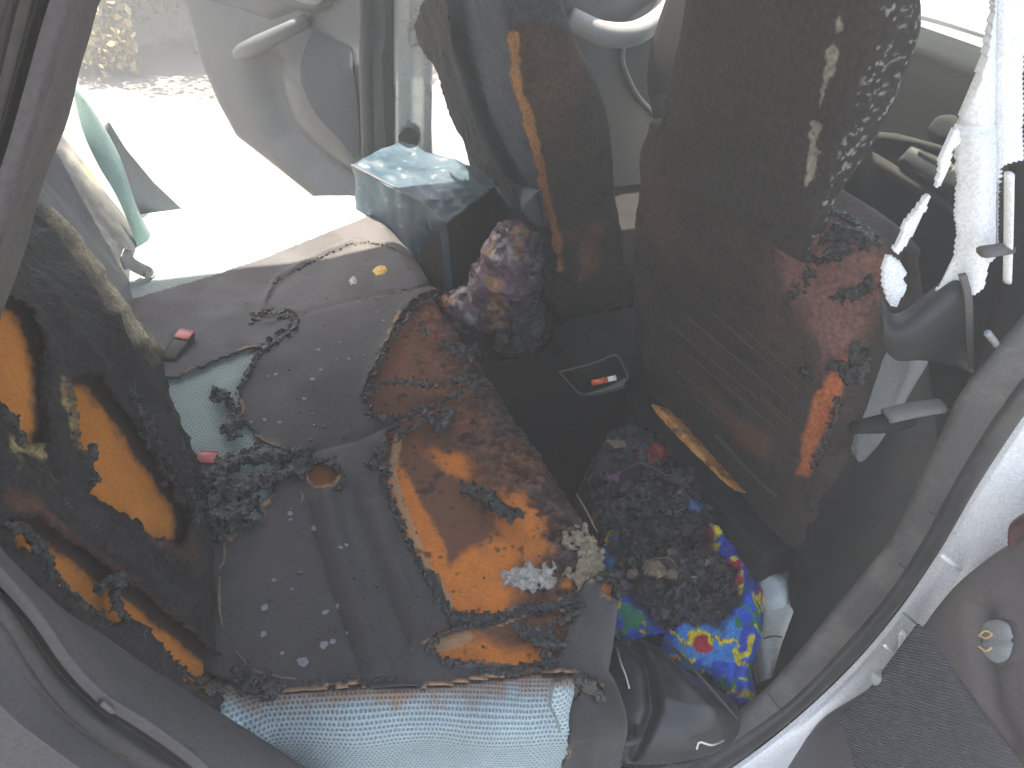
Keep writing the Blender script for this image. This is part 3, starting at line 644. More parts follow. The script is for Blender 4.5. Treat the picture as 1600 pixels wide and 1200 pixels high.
# --- mint mesh cover: lies under the dark cover, shows at the far seat, in the burnt gap and on the near side
b_al = np.cumsum(np.r_[0, np.abs(np.diff(sb))+np.abs(np.diff(ib))*1.3]); a_al = np.cumsum(np.r_[0, np.abs(np.diff(sa))+np.abs(np.diff(ia))*0.55])
MU, MV = np.meshgrid(a_al/0.0058, b_al/0.0051, indexing='ij')
near_line = [(330, 1062), (378, 1078), (420, 1082), (500, 1078), (560, 1072), (660, 1074), (760, 1064), (840, 1056), (895, 1060), (930, 1075)]
near_poly = near_line+[(900, 1085), (888, 1110), (886, 1160), (850, 1260), (200, 1400), (200, 1100)]
mint = np.array([0.34, 0.43, 0.45])
kp = (sdf(UVC, HOLE_BACK) < 30) | (rag(near_poly, 3, 3) < 0) | (sdf(UVC, MINT_TOP) < 20)
cm = np.tile(mint, (len(cc), 1))*(0.92+0.16*n1)[:, None]
edge = smooth(42, 4, linedist(UVC, near_line)+ju*44)
cm = mixc(cm, edge*0.85, (0.30, 0.17, 0.10)); cm = mixc(cm, smooth(8, 0, linedist(UVC, near_line)+ju*14), (0.07, 0.045, 0.035))
cm = mixc(cm, pmask(UVC, HOLE_BACK, 30, 10)*0.9, (0.46, 0.58, 0.53))  # mint painted lighter in the burnt gap to offset the shade of the backrest
cm = mixc(cm, smooth(0.55, 0.75, fbm(cc, 9, 4, 77))*0.25, (0.25, 0.26, 0.25))
puff = 0.012*smooth(1060, 1140, UVC[:, 1])*(np.abs(UVC[:, 0]-650) < 300)+0.004*np.sin((UVC[:, 0]-0.25*UVC[:, 1])/34)*smooth(1070, 1120, UVC[:, 1])
mintP = cc+NC*(0.002+puff)[:, None]
mint_o = surf('mint_mesh_cover', mintP.reshape(C0.shape), MATS['mint_mesh'], seat, keep=kp, col=cm, solid=0.003, attrs={'mu': MU.ravel(), 'mv': MV.ravel()})

# --- dark cover with its burnt holes and curled rims
dF, dL, dS, dS2, dB, dS3 = rag(HOLE_FRONT, 7, 5), rag(HOLE_LOW, 6, 5), rag(HOLE_SPOT, 2, 3), rag(HOLE_SPOT2, 1.5, 2), rag(HOLE_BACK, 6, 4), rag(HOLE_SPOT3, 1, 1.5)
dM = sdf(UVC, MINT_TOP)+ju2*2; dN = rag(near_poly, 3, 3)
dh = np.minimum.reduce([dF, dL, dS, dS2, dB, dS3, dN]); dall = np.minimum(dh, dM)
keep = (dall > 0) & (UVC[:, 1] < 1400)
slate = np.array([0.055, 0.048, 0.048])
cd = np.tile(slate, (len(cc), 1))*(0.85+0.3*n1)[:, None]
cloth1 = pmask(UVC, [(240, 462), (420, 405), (590, 337), (640, 400), (620, 392), (570, 380), (500, 400), (440, 430), (415, 470), (390, 505), (440, 520), (400, 550), (270, 600), (200, 620), (200, 470)], 3)
cd = mixc(cd, cloth1*0.8, (0.066, 0.068, 0.082))
cd = mixc(cd, pmask(UVC, [(430, 440), (500, 402), (570, 385), (630, 396), (668, 448), (560, 470), (470, 488), (420, 480)], 3)*0.8, (0.078, 0.078, 0.088))
stain = smooth(0.52, 0.72, fbm(cc, 7, 5, 59)); cd = mixc(cd, stain*0.45, (0.092, 0.083, 0.078))
cd = mixc(cd, smooth(0.55, 0.7, fbm(cc, 11, 5, 60))*0.5, (0.034, 0.031, 0.032))
cd = cd*(0.86+0.28*fbm(cc, 160, 2, 61))[:, None]
cd = mixc(cd, pmask(UVC, [(885, 1072), (935, 1062), (1000, 1090), (990, 1300), (840, 1300), (880, 1150)], 8, 6), (0.02, 0.019, 0.019))
rim = smooth(11, 1.5, dh+ju*5); cd = mixc(cd, rim*0.85, (0.014, 0.013, 0.013))
cd = mixc(cd, smooth(3.5, 1.0, np.abs(dh-2))*smooth(0.5, 0.62, fbm(cc, 30, 3, 55))*0.8, tan*0.8)
cd = mixc(cd, smooth(0.6, 0.8, fbm(cc, 22, 4, 56))*0.3, (0.085, 0.07, 0.06))
lift = 0.007*np.exp(-np.maximum(dh, 0)/7)*(0.35+1.3*fbm(cc, 40, 3, 57))+0.003*rim*(fbm(cc, 150, 3, 58)-0.5)
tear = linedist(UVC, [(415, 475), (432, 440), (470, 418), (505, 400), (552, 381), (600, 383), (640, 405)])
lift += 0.004*np.exp(-(tear/4)**2)+0.002*smooth(-2, 4, sdf(UVC, [(415, 475), (432, 440), (470, 418), (505, 400), (552, 381), (600, 383), (640, 405), (668, 448), (480, 490)]))
coverP = cc+NC*(0.0065+lift)[:, None]
cov_o = surf('dark_cover', coverP.reshape(C0.shape), MATS['cover'], seat, keep=keep, col=cd, solid=0.0035, offset=-1)
BV_COV = bvh_of(coverP.reshape(C0.shape))

# --- charred crusts along the burnt rims
CR = [([(602, 548), (625, 510), (655, 480), (690, 462)], 0.006, 1.2), ([(570, 622), (600, 602), (640, 598), (690, 603), (740, 590), (765, 600)], 0.007, 1.6),
      ([(575, 642), (600, 655), (640, 650), (690, 630), (750, 600)], 0.007, 1.5), ([(655, 640), (672, 655), (690, 672), (700, 655), (690, 640)], 0.011, 2.2),
      ([(600, 548), (585, 585), (572, 615)], 0.006, 1.2), ([(612, 690), (596, 705), (580, 728), (600, 725), (610, 745)], 0.008, 2.0), ([(620, 690), (640, 668), (660, 660)], 0.006, 1.4),
      ([(605, 752), (618, 800), (640, 855), (668, 905), (700, 960)], 0.006, 1.0), ([(700, 972), (760, 970), (820, 958), (880, 945), (905, 935)], 0.008, 1.5),
      ([(665, 1015), (700, 988), (740, 978)], 0.005, 1.2), ([(690, 1036), (740, 1042), (800, 1050), (865, 1040)], 0.006, 1.2), ([(810, 985), (840, 1000), (862, 1000), (850, 1025)], 0.010, 2.2), ([(862, 975), (885, 968), (910, 950)], 0.006, 1.5),
      ([(728, 765), (745, 772), (770, 785), (785, 800), (800, 808)], 0.013, 2.6),
      ([(690, 540), (715, 548), (735, 555), (745, 548)], 0.009, 2.4), ([(640, 515), (670, 520), (650, 505)], 0.006, 1.5), ([(700, 470), (740, 500), (735, 530)], 0.009, 2.0),
      ([(475, 735), (492, 722), (520, 728), (535, 745), (528, 765)], 0.006, 1.4), ([(335, 625), (345, 612), (362, 630), (372, 655), (360, 680), (352, 665)], 0.009, 2.2),
      ([(395, 500), (420, 492), (455, 495), (460, 510), (435, 530), (410, 545)], 0.009, 1.6), ([(410, 545), (385, 590), (370, 612)], 0.005, 1.2),
      ([(300, 770), (330, 745), (365, 725), (400, 712), (440, 712), (470, 715)], 0.013, 2.8), ([(310, 800), (340, 770), (380, 765), (420, 750), (460, 735), (480, 725)], 0.014, 3.2), ([(300, 815), (330, 810), (370, 800), (400, 785)], 0.012, 3.0), ([(320, 755), (345, 760), (370, 780)], 0.016, 3.0),
      ([(305, 835), (330, 845), (360, 825), (390, 818)], 0.009, 2.2), ([(380, 1072), (430, 1078), (400, 1062), (370, 1050)], 0.012, 2.6), ([(470, 1066), (560, 1060), (640, 1062)], 0.003, 1.2),
      ([(415, 475), (432, 440), (470, 418), (505, 400), (552, 381), (600, 383), (630, 396)], 0.0035, 0.6), ([(560, 470), (600, 464), (660, 445), (640, 455)], 0.0035, 0.9), ([(935, 905), (955, 895), (968, 905), (970, 930)], 0.009, 1.8), ([(900, 1060), (925, 1075), (935, 1090)], 0.012, 1.6)]
for i, (p, s, sp) in enumerate(CR):
    crust('char_crust', p, BV_COV, s, MATS['char'], cov_o, sp, 1.3 if s > 0.008 else 1.0, 100+i)
M('crust_fine', (0.022, 0.019, 0.021), rough=0.6, var=0.5, vs=90, bump=1.0, bs=300, bdist=0.003)

# --- small melted drops on the cover: pale rings and dark beads
M('melt_pale', (0.40, 0.38, 0.40), rough=0.3, var=0.7, vs=260, bump=0.8, bs=400, spec=0.6)
M('melt_dark', (0.02, 0.02, 0.02), rough=0.25, var=0.3, vs=160, spec=0.6)
def drop_mesh(seed, ring):
    rng = np.random.default_rng(seed); V, Fc = lump_mesh(seed % 9, 3, 0.7); V = V.copy(); V[:, 2] *= 0.16
    if ring:
        r = np.hypot(V[:, 0], V[:, 1]); V[:, 2] -= 0.25*np.exp(-(r/0.42)**2)*(V[:, 2] > 0)
    return meshdata('melt_spot', V, Fc)
pm = [drop_mesh(k, True) for k in range(4)]; dmk = [drop_mesh(k+5, False) for k in range(3)]
for me in pm: me.materials.append(MATS['melt_pale'])
for me in dmk: me.materials.append(MATS['melt_dark'])
for me in pm+dmk: me.shade_smooth()
PALE = [(497, 547, 7), (531, 535, 4), (527, 561, 3), (545, 561, 4), (501, 578, 5), (489, 593, 6), (431, 585, 5), (420, 588, 4), (475, 623, 5), (413, 656, 5), (437, 660, 4), (589, 488, 4), (599, 501, 4), (453, 803, 6), (454, 812, 4), (428, 907, 5), (457, 921, 4), (413, 950, 6), (412, 991, 6), (441, 1021, 4), (508, 957, 6), (527, 948, 6), (506, 1008, 7), (520, 1003, 6), (473, 1035, 10), (532, 856, 4), (541, 852, 4), (543, 989, 3), (490, 826, 7), (568, 555, 3), (392, 660, 3)]
DARK = [(467, 644, 5), (488, 648, 5), (491, 665, 5), (507, 667, 5), (485, 688, 5), (539, 685, 5), (523, 713, 6), (473, 707, 6), (469, 896, 6), (577, 572, 4), (588, 552, 4), (456, 797, 5), (573, 407, 4), (592, 404, 4), (640, 420, 4), (553, 905, 3)]
def spots(lst, meshes, parent):
    rng = np.random.default_rng(5)
    for i, (u, v, r) in enumerate(lst):
        h = hit(BV_COV, u, v)
        if h is None: continue
        o = bpy.data.objects.new('melt_spot', meshes[i % len(meshes)]); COL.objects.link(o); o.parent = parent
        s = r*0.00072*rng.uniform(0.85, 1.15)
        qn = Vector(h[1]).to_track_quat('Z', 'Y').to_matrix().to_4x4()
        mw = Matrix.Translation(Vector(h[0]+h[1]*0.0008)) @ qn @ Matrix.Rotation(rng.uniform(0, 6.28), 4, 'Z') @ Matrix.Diagonal((s, s*rng.uniform(0.7, 1.0), s, 1))
        o.location, o.rotation_euler, o.scale = mw.to_translation(), mw.to_euler(), mw.to_scale()
spots(PALE, pm, cov_o); spots(DARK, dmk, cov_o)
rngc = np.random.default_rng(77); VV, FF, off = [], [], 0
for _ in range(150):                              # loose char crumbs
    u_, v_ = rngc.uniform(370, 900), rngc.uniform(420, 1050); h = hit(BV_COV, u_, v_)
    if h is None or (h[0][0] > 0.5): continue
    s_ = rngc.uniform(0.0006, 0.0022); V_, F_ = lump_mesh(int(rngc.integers(9)), 1, 0.6)
    VV.append((V_*s_)@rot_rand(rngc).T+h[0]+h[1]*s_*0.4); FF.append(F_+off); off += len(V_)
o = link('char_crumbs', meshdata('char_crumbs', np.vstack(VV), np.vstack(FF)), MATS['char'], cov_o); o['kind'] = 'stuff'
# two holes burnt through to yellow foam on the far part of the cover
M('foam_yellow', (0.75, 0.5, 0.15), rough=0.9, var=0.35, vs=120, bump=0.8, bs=200)
def flat_on(name, poly, bv, H, wd, mat, parent, namp=0.002, nf=90, jag=0.001, res=0.0025, seed=0, colf=None, base=0.0):
    c = np.mean(np.asarray(poly, float), 0); h = hit(bv, c[0], c[1])
    return relief(name, poly, Plane(h[0]+h[1]*base, h[1]), pillow(H, wd, namp, nf, False, seed), mat, parent, colf, res, 0.004, jag, 90, 0, False, seed)
flat_on('burn_hole_foam', spoly([(582, 424), (590, 416), (602, 416), (605, 422), (596, 430), (586, 430)], 30), BV_COV, 0.003, 0.003, MATS['foam_yellow'], cov_o)
flat_on('burn_hole_foam', spoly([(545, 438), (553, 431), (558, 440), (552, 446), (546, 445)], 30), BV_COV, 0.003, 0.003, MATS['melt_pale'], cov_o)
# curled cloth shreds by the tears
M('shred', (0.2, 0.155, 0.105), rough=0.9, var=0.4, vs=60, bump=0.6, bs=200)
for pts, r in (([(470, 770), (474, 780), (471, 790)], 4), ([(345, 905), (344, 940), (347, 985)], 4), ([(385, 500), (420, 503), (455, 490), (470, 484)], 5), ([(352, 850), (350, 880), (342, 895)], 4), ([(370, 1020), (395, 1050), (430, 1060), (465, 1062)], 3), ([(896, 775), (912, 800), (930, 835)], 4)):
    p3 = []
    for k, p in enumerate(pts):
        h = hit(BV_COV, *p)
        if h: p3.append(h[0]+h[1]*0.006)
    if len(p3) > 1: tube('cloth_shred', p3, [0.0008, r*0.0006, 0.0008], MATS['shred'], cov_o, n=6, flat=0.4, noise=0.004)

# --- backrest, near two thirds: foam core, torn cover
nz, ny = 210, 260
zt = np.linspace(-0.02, 0.64, nz); yt = np.linspace(0, 1, ny)
Zb, Tb = np.meshgrid(zt, yt, indexing='ij')
wid = 0.70
# profile across: near edge rolls back, far edge rolls back
w_roll = 0.055
sl = Tb*(wid+2*w_roll*1.9)-w_roll*1.9
def edge_roll(s, wdt):
    y = np.clip(s, 0, wdt); b = np.zeros_like(s)
    ex = np.maximum(-s, 0); th = np.clip(ex/w_roll, 0, math.pi/2); y = y-w_roll*np.sin(th); b = b+w_roll*(1-np.cos(th))+np.maximum(ex-w_roll*math.pi/2, 0)
    ex = np.maximum(s-wdt, 0); th = np.clip(ex/w_roll, 0, math.pi/2); y = y+w_roll*np.sin(th); b = b+w_roll*(1-np.cos(th))+np.maximum(ex-w_roll*math.pi/2, 0)
    return y, b
yb, back = edge_roll(sl, wid)
Xb = -0.045-0.39*Zb-back
Xb += 0.04*np.exp(-((yb-0.42)/0.2)**2)*np.exp(-((Zb-0.21)/0.13)**2)          # slumped bulge at the middle
Xb += 0.012*np.cos((yb-0.3)*9)*(back < 0.02)
Yb = yb+0.05
Bk = np.stack([Xb, Yb, Zb], -1)
qb = Bk.reshape(-1, 3); UVB = proj(qb)
NB = normals(Bk)
if np.median(NB[:, 0]) < 0: NB = -NB
nb1 = fbm(qb, 12, 5, 41); nb2 = fbm(qb, 45, 4, 42)
jb = fbm(np.c_[UVB, np.zeros(len(UVB))], 0.05, 4, 43)-0.5; jb2 = fbm(np.c_[UVB, np.zeros(len(UVB))], 0.15, 3, 44)-0.5
OR1 = [(0, 480), (18, 490), (36, 530), (50, 590), (52, 650), (45, 695), (30, 698), (14, 672), (0, 640), (-60, 620), (-60, 470)]
OR2 = [(104, 612), (122, 606), (140, 615), (165, 650), (200, 705), (240, 760), (268, 800), (272, 822), (262, 850), (232, 838), (195, 812), (160, 790), (134, 780), (140, 755), (122, 720), (110, 660)]
OR3 = [(5, 838), (30, 838), (60, 856), (100, 880), (140, 915), (165, 935), (210, 965), (260, 1005), (310, 1045), (358, 1078), (330, 1078), (296, 1060), (262, 1032), (240, 1000), (195, 962), (160, 962), (120, 935), (80, 905), (62, 868), (30, 858), (8, 850)]
TAN1 = [(0, 680), (40, 700), (70, 740), (68, 770), (20, 755), (0, 745)]
TAN2 = [(80, 592), (102, 600), (108, 660), (120, 720), (135, 745), (130, 745), (112, 740), (98, 690), (84, 640)]
hB = [sdf(UVB, p)-gr+jb*2*4+jb2*2*4 for p, gr in ((OR1, 9), (OR2, 9), (OR3, 17))]
dB2 = np.minimum.reduce(hB)
colb = np.tile(np.array([0.58, 0.195, 0.032]), (len(qb), 1))*(0.85+0.3*nb1)[:, None]
colb = mixc(colb, smooth(-13, 0, dB2+jb*16)*0.7, (0.20, 0.075, 0.03))
colb = mixc(colb, smooth(-3, 2, dB2+jb*5), (0.05, 0.03, 0.025))
backr = surf('backrest_foam', (qb+NB*(-0.003+0.003*(nb2-0.5))[:, None]).reshape(Bk.shape), MATS['foam'], seat, col=colb, attrs={'burnt': np.full(len(qb), 0.12)})
keepb = dB2 > 0
char_b = np.array([0.03, 0.026, 0.026])
cb = np.tile(char_b, (len(qb), 1))*(0.7+0.6*nb1)[:, None]
OLIVE = [(60, 285), (90, 300), (140, 345), (190, 400), (225, 450), (250, 520), (262, 575), (240, 560), (190, 545), (165, 500), (140, 460), (110, 410), (80, 370), (50, 340)]
om2 = pmask(UVB, OLIVE, 18, 16, 0.04, 5)
cb = mixc(cb, om2*0.9, np.array([0.34, 0.27, 0.17])); cb = mixc(cb, om2*smooth(0.52, 0.62, nb2)*0.7, (0.42, 0.36, 0.25))
cb = mixc(cb, pmask(UVB, TAN1, 4, 8, 0.08, 6)*smooth(0.42, 0.55, nb2), (0.36, 0.26, 0.13)); cb = mixc(cb, pmask(UVB, TAN2, 3, 5, 0.08, 7)*smooth(0.40, 0.5, nb2), (0.36, 0.24, 0.11))
bru = pmask(UVB, [(0, 770), (40, 790), (90, 835), (160, 890), (230, 950), (300, 1010), (380, 1090), (300, 1045), (220, 975), (140, 915), (60, 850), (0, 800)], 10, 8, 0.05, 8)
cb = mixc(cb, bru*0.8, (0.14, 0.06, 0.035))
cb = mixc(cb, pmask(UVB, [(230, 800), (275, 850), (285, 790), (300, 780), (300, 900), (220, 850)], 8, 8)*0.4, (0.16, 0.08, 0.04))
rimb = smooth(9, 1, dB2+jb*6); cb = mixc(cb, rimb*0.7, (0.014, 0.013, 0.013))
fold = np.zeros(len(qb)); ridge = np.zeros(len(qb))
wob = (fbm(np.c_[UVB, np.zeros(len(UVB))], 0.02, 3, 46)-0.5)*26
for i, (ln, hh, ww) in enumerate([([(66, 296), (110, 340), (160, 400), (215, 480), (268, 580)], 0.022, 11), ([(60, 330), (110, 395), (160, 470), (205, 545)], 0.017, 9), ([(100, 300), (150, 345), (200, 415), (240, 500), (262, 545)], 0.016, 8),
                                  ([(60, 380), (110, 460), (160, 545), (210, 640), (262, 740)], 0.018, 12), ([(50, 450), (90, 520), (140, 590)], 0.014, 10), ([(150, 520), (195, 600), (240, 690), (280, 760)], 0.016, 10), ([(0, 730), (60, 770), (130, 820), (200, 880), (270, 950)], 0.012, 9), ([(70, 780), (150, 850), (240, 900), (300, 960)], 0.008, 8)]):
    dd = np.abs(linedist(UVB, ln)+wob*0.5); r_ = np.exp(-(dd/ww)**1.3); fold += hh*r_*(0.55+0.9*nb1); ridge = np.maximum(ridge, r_*(hh > 0.0155))
cb = mixc(cb, om2*smooth(0.35, 0.8, ridge)*0.8, (0.60, 0.50, 0.34))  # highlights painted along the olive ridge tops
fold -= 0.014*np.exp(-(linedist(UVB, [(62, 560), (68, 640), (72, 700), (75, 770)])/7)**2)
fold += 0.007*rimb*(0.5+nb2)+0.012*(fbm(qb, 22, 4, 45, True)-0.5)+0.007*(nb2-0.5)
bcP = qb+NB*(0.006+fold)[:, None]
bcov = surf('backrest_cover', bcP.reshape(Bk.shape), MATS['cover_back'], seat, keep=keepb, col=cb, solid=0.004, offset=-1)
BV_B = bvh_of(bcP.reshape(Bk.shape))
for i, (p, s, sp) in enumerate([([(0, 830), (25, 825), (55, 845), (70, 870), (80, 900)], 0.007, 1.6), ([(60, 868), (90, 905), (130, 945), (165, 962)], 0.005, 1.2), ([(150, 925), (175, 905), (188, 912), (175, 940), (195, 965)], 0.007, 1.8), ([(195, 965), (240, 1000), (262, 1030), (300, 1060), (355, 1085)], 0.005, 1.3),
                                ([(70, 760), (110, 790), (140, 815), (190, 830), (230, 850)], 0.005, 2.0), ([(105, 600), (112, 660), (120, 700), (138, 730), (135, 775)], 0.005, 1.4), ([(135, 710), (145, 700), (140, 735), (152, 748), (138, 752)], 0.006, 1.5), ([(0, 640), (20, 665), (30, 690), (10, 650)], 0.008, 1.6), ([(280, 780), (300, 760), (310, 800), (300, 830)], 0.012, 2.4), ([(270, 600), (285, 650), (285, 700), (300, 760)], 0.007, 2.0), ([(205, 600), (240, 690), (270, 750)], 0.008, 3.2)]):
    crust('char_crust', p, BV_B, s, MATS['char'], bcov, sp, 1.2, 300+i)

# --- backrest, far third: dark cover, pale foam edge, mint side bolster
bf_y = np.linspace(0.78, 1.32, 120); bf_z = np.linspace(-0.02, 0.66, 130)
Zf, Yf = np.meshgrid(bf_z, bf_y, indexing='ij')
Xf = -0.10-0.40*Zf+0.03*smooth(1.02, 1.2, Yf)-0.05*smooth(1.24, 1.32, Yf)
Bf = np.stack([Xf, Yf, Zf], -1); qf = Bf.reshape(-1, 3); UVF = proj(qf)
cf = np.tile(np.array([0.07, 0.075, 0.085]), (len(qf), 1)); nf1 = fbm(qf, 20, 4, 50)
mk_m = pmask(UVF, [(115, 140), (140, 165), (185, 240), (215, 330), (245, 400), (240, 425), (225, 400), (185, 310), (150, 250), (120, 200)], 2)
cf = mixc(cf, pmask(UVF, [(85, 185), (125, 190), (150, 250), (170, 300), (150, 305), (125, 290), (95, 260)], 8, 10)*0.9, (0.40, 0.38, 0.33))
cf = mixc(cf, pmask(UVF, [(100, 205), (118, 215), (140, 270), (145, 300), (125, 280), (108, 250)], 4, 6)*smooth(0.4, 0.55, nf1), (0.62, 0.56, 0.25))
surf('backrest_far', (qf+normals(Bf)*(0.006*(nf1-0.5))[:, None]).reshape(Bf.shape), MATS['cover'], seat, col=cf, solid=0.02, offset=-1)
bl = Plane(at(180, 280, 'y', 1.24), (1.0, -0.45, 0.4))
def uvm(uv, d, W): return {'mu': W[:, 1]/0.006+W[:, 0]/0.006, 'mv': W[:, 2]/0.0055}
relief('side_bolster', spoly([(112, 130), (140, 162), (185, 240), (215, 325), (248, 392), (244, 425), (222, 400), (185, 312), (152, 255), (128, 200)], 90), bl, pillow(0.012, 0.02), MATS['cover'], seat,
       lambda uv, d, W: mixc(np.tile(np.array([0.25, 0.40, 0.37]), (len(W), 1)), smooth(0.5, 0.7, fbm(W, 12, 3, 3))*0.3, (0.2, 0.28, 0.28)), res=0.005)
M('pale_grey_cloth', (0.3, 0.3, 0.29), rough=0.9, var=0.4, vs=40, bump=0.8, bs=120)

# --- belt buckles and the belt tongue
def buckle(u, v, ang, s=1.0, cover=None):
    h = hit(BV_C, u, v); c = h[0]+np.array([0, 0, 0.016])
    Mx = Matrix.Translation(Vector(c)) @ Matrix.Rotation(ang, 4, 'Z') @ Matrix.Rotation(math.radians(-8), 4, 'Y')
    o = box('belt_buckle', (-0.04*s, -0.014*s, -0.012), (0.022*s, 0.014*s, 0.006), MATS['plastic_dark'], seat, 0.004, Mx)
    r = box('release_button', (0.004*s, -0.0125*s, 0.0065), (0.022*s, 0.0125*s, 0.0085), MATS['red_plastic'], o, 0.002, Mx)
    box('buckle_slot', (0.0228*s, -0.0125*s, -0.004), (0.0262*s, 0.0125*s, 0.0075), MATS['red_plastic'], o, 0.001, Mx)
    return o
buckle(284, 547, math.radians(55), 1.2)
buckle(322, 742, math.radians(65), 1.15)
tg = Plane(at(213, 410, 'y', 1.05), (0.7, -0.5, 0.6))
relief('belt_tongue', spoly([(188, 402), (194, 388), (204, 392), (210, 406), (236, 420), (238, 432), (230, 434), (204, 422), (194, 420)], 60), tg, 0.003, MATS['metal'], seat, res=0.0025, thick=0.002)

relief('mint_flap', spoly([(868, 1066), (893, 1060), (897, 1080), (890, 1112), (887, 1142), (878, 1146), (872, 1125), (862, 1100)], 60), Plane(at(880, 1100, 'y', -0.165), (0.35, -1, 0.45)), pillow(0.008, 0.008, 0.004, 40), MATS['mint_mesh'], seat,
       lambda uv, d, W: mixc(np.tile(np.array([0.34, 0.43, 0.45]), (len(W), 1)), smooth(1085, 1062, uv[:, 1]), (0.16, 0.11, 0.08)), res=0.003, thick=0.006, attrs=lambda uv, d, W: {'mu': W[:, 0]/0.0058, 'mv': W[:, 2]/0.0051})

# ================================================================== front seats
def column(zs, cx, cy, hx, hy, n=110, pw=4.0, cap=True, dn=0.0, df=25, seed=0, ridged=False):
    """Upright padded block: superellipse rings, closed on top by shrinking rings."""
    th = np.linspace(0, 2*math.pi, n, endpoint=True)
    c, s = np.cos(th), np.sin(th); ex = 2.0/pw
    ux, uy = np.sign(c)*np.abs(c)**ex, np.sign(s)*np.abs(s)**ex
    rows = [np.stack([cx(z)+hx(z)*ux, cy(z)+hy(z)*uy, np.full(n, z)], 1) for z in zs]
    if cap:
        zt = zs[-1]
        for k in np.linspace(0.1, 1, 10):
            f = math.cos(k*math.pi/2); rows.append(np.stack([cx(zt)+hx(zt)*ux*f, cy(zt)+hy(zt)*uy*f, np.full(n, zt+0.03*math.sin(k*math.pi/2))], 1))
    P = np.array(rows); N = normals(P); q = P.reshape(-1, 3)
    ctr = np.stack([[cx(z), cy(z), z] for z in list(zs)+[zs[-1]]*(len(rows)-len(zs))])
    out = (P-ctr[:, None]).reshape(-1, 3); fl = np.sign((N*out).sum(1)); fl[fl == 0] = 1; N = N*fl[:, None]
    if dn: P = (q+N*((fbm(q, df, 5, seed, ridged)-0.5)*dn)[:, None]).reshape(P.shape)
    return P, N
M('seat_soot', None, rough=0.74, var=0.35, vs=14, bump=0.7, bs=110, bdist=0.003, spec=0.25, grain=0.35, gs=150)
# --- near front seat
fs = thing('front_seat', 'near front seat back burnt bare, brown soot with red foam on its edge', 'car seat', (0.95, 0.27, -0.3), 'burnt front seats')
xr = lambda z: 0.865-0.21*z
hyn = lambda z: 0.262-0.012*smooth(0.2, 0.42, np.array(z))-0.03*smooth(0.40, 0.47, np.array(z))
P, N = column(np.linspace(-0.1, 0.475, 190), lambda z: xr(z)+0.075, lambda z: 0.29+0.0*z, lambda z: 0.075+0*z, lambda z: float(hyn(z))+0.028, 300, 7.0, True, 0.016, 12, 61)
q = P.reshape(-1, 3); UV = proj(q); k1 = fbm(q, 10, 5, 62); k2 = fbm(q, 45, 4, 63)
c = np.tile(np.array([0.040, 0.031, 0.028]), (len(q), 1))*(0.7+0.6*k1)[:, None]
c = mixc(c, smooth(0.5, 0.68, fbm(q, 6, 4, 64))*0.6, (0.085, 0.05, 0.036))
c = mixc(c, pmask(UV, [(1225, 350), (1260, 310), (1320, 330), (1380, 380), (1392, 440), (1370, 500), (1330, 560), (1290, 570), (1260, 500), (1235, 430)], 20, 22, 0.03, 2)*0.85, (0.20, 0.095, 0.08))  # pinkish sheen of the melted shoulder painted as colour
c = mixc(c, pmask(UV, [(1330, 375), (1370, 380), (1385, 420), (1375, 470), (1345, 420)], 10, 10, 0.05, 4)*0.8, (0.28, 0.115, 0.075))
c = mixc(c, pmask(UV, [(1310, 560), (1340, 560), (1315, 600), (1310, 640), (1285, 690), (1262, 740), (1245, 742), (1255, 690), (1270, 620)], 6, 8, 0.06, 5)*0.95, (0.42, 0.115, 0.04))
c = mixc(c, pmask(UV, [(1140, 650), (1200, 680), (1200, 720), (1150, 690)], 12, 8)*0.5, (0.22, 0.08, 0.04))
c = mixc(c, smooth(0.62, 0.72, k2)*0.5, (0.015, 0.014, 0.014))
back = surf('seat_back', P, MATS['seat_soot'], fs, col=c)
BV_F = bvh_of(P)
for i, (p, s, sp) in enumerate([([(1245, 320), (1255, 345), (1270, 350)], 0.012, 2.5), ([(1290, 375), (1310, 368), (1335, 372), (1355, 385)], 0.012, 2.2), ([(1280, 410), (1295, 395), (1325, 395)], 0.009, 2.6), ([(1310, 465), (1335, 460), (1350, 450), (1360, 440)], 0.008, 2.2), ([(1335, 540), (1345, 570), (1330, 590), (1320, 580)], 0.013, 2.4), ([(1300, 570), (1345, 575)], 0.01, 2.4), ([(1260, 300), (1300, 330), (1340, 350), (1375, 385)], 0.006, 1.2), ([(1310, 620), (1300, 660), (1270, 730)], 0.006, 1.5), ([(1250, 575), (1265, 590)], 0.008, 2.5), ([(1230, 470), (1270, 420)], 0.006, 3)]):
    crust('char_crust', p, BV_F, s, MATS['char'], back, sp, 1.2, 500+i)
# diagonal stitched ribs laid bare on the back
M('rib', (0.065, 0.045, 0.036), rough=0.6, var=0.4, vs=60)
for a_, b_ in (((1045, 505), (1235, 665)), ((1075, 495), (1245, 640)), ((1060, 540), (1225, 680)), ((1115, 490), (1250, 610)), ((1160, 510), (1250, 590)), ((1060, 580), (1215, 705)), ((1085, 620), (1205, 715)), ((1190, 620), (1250, 668))):
    p3 = [hit(BV_F, a_[0]+(b_[0]-a_[0])*t_, a_[1]+(b_[1]-a_[1])*t_) for t_ in np.linspace(0, 1, 12)]
    p3 = [h[0]+h[1]*0.0005 for h in p3 if h]
    if len(p3) > 2: tube('stitched_rib', p3, 0.0016, MATS['rib'], back, n=6, noise=0.002)
hxh = lambda z: 0.020+0.034*float(smooth(0.5, 0.66, np.array(z)))-0.024*float(smooth(0.72, 0.87, np.array(z)))
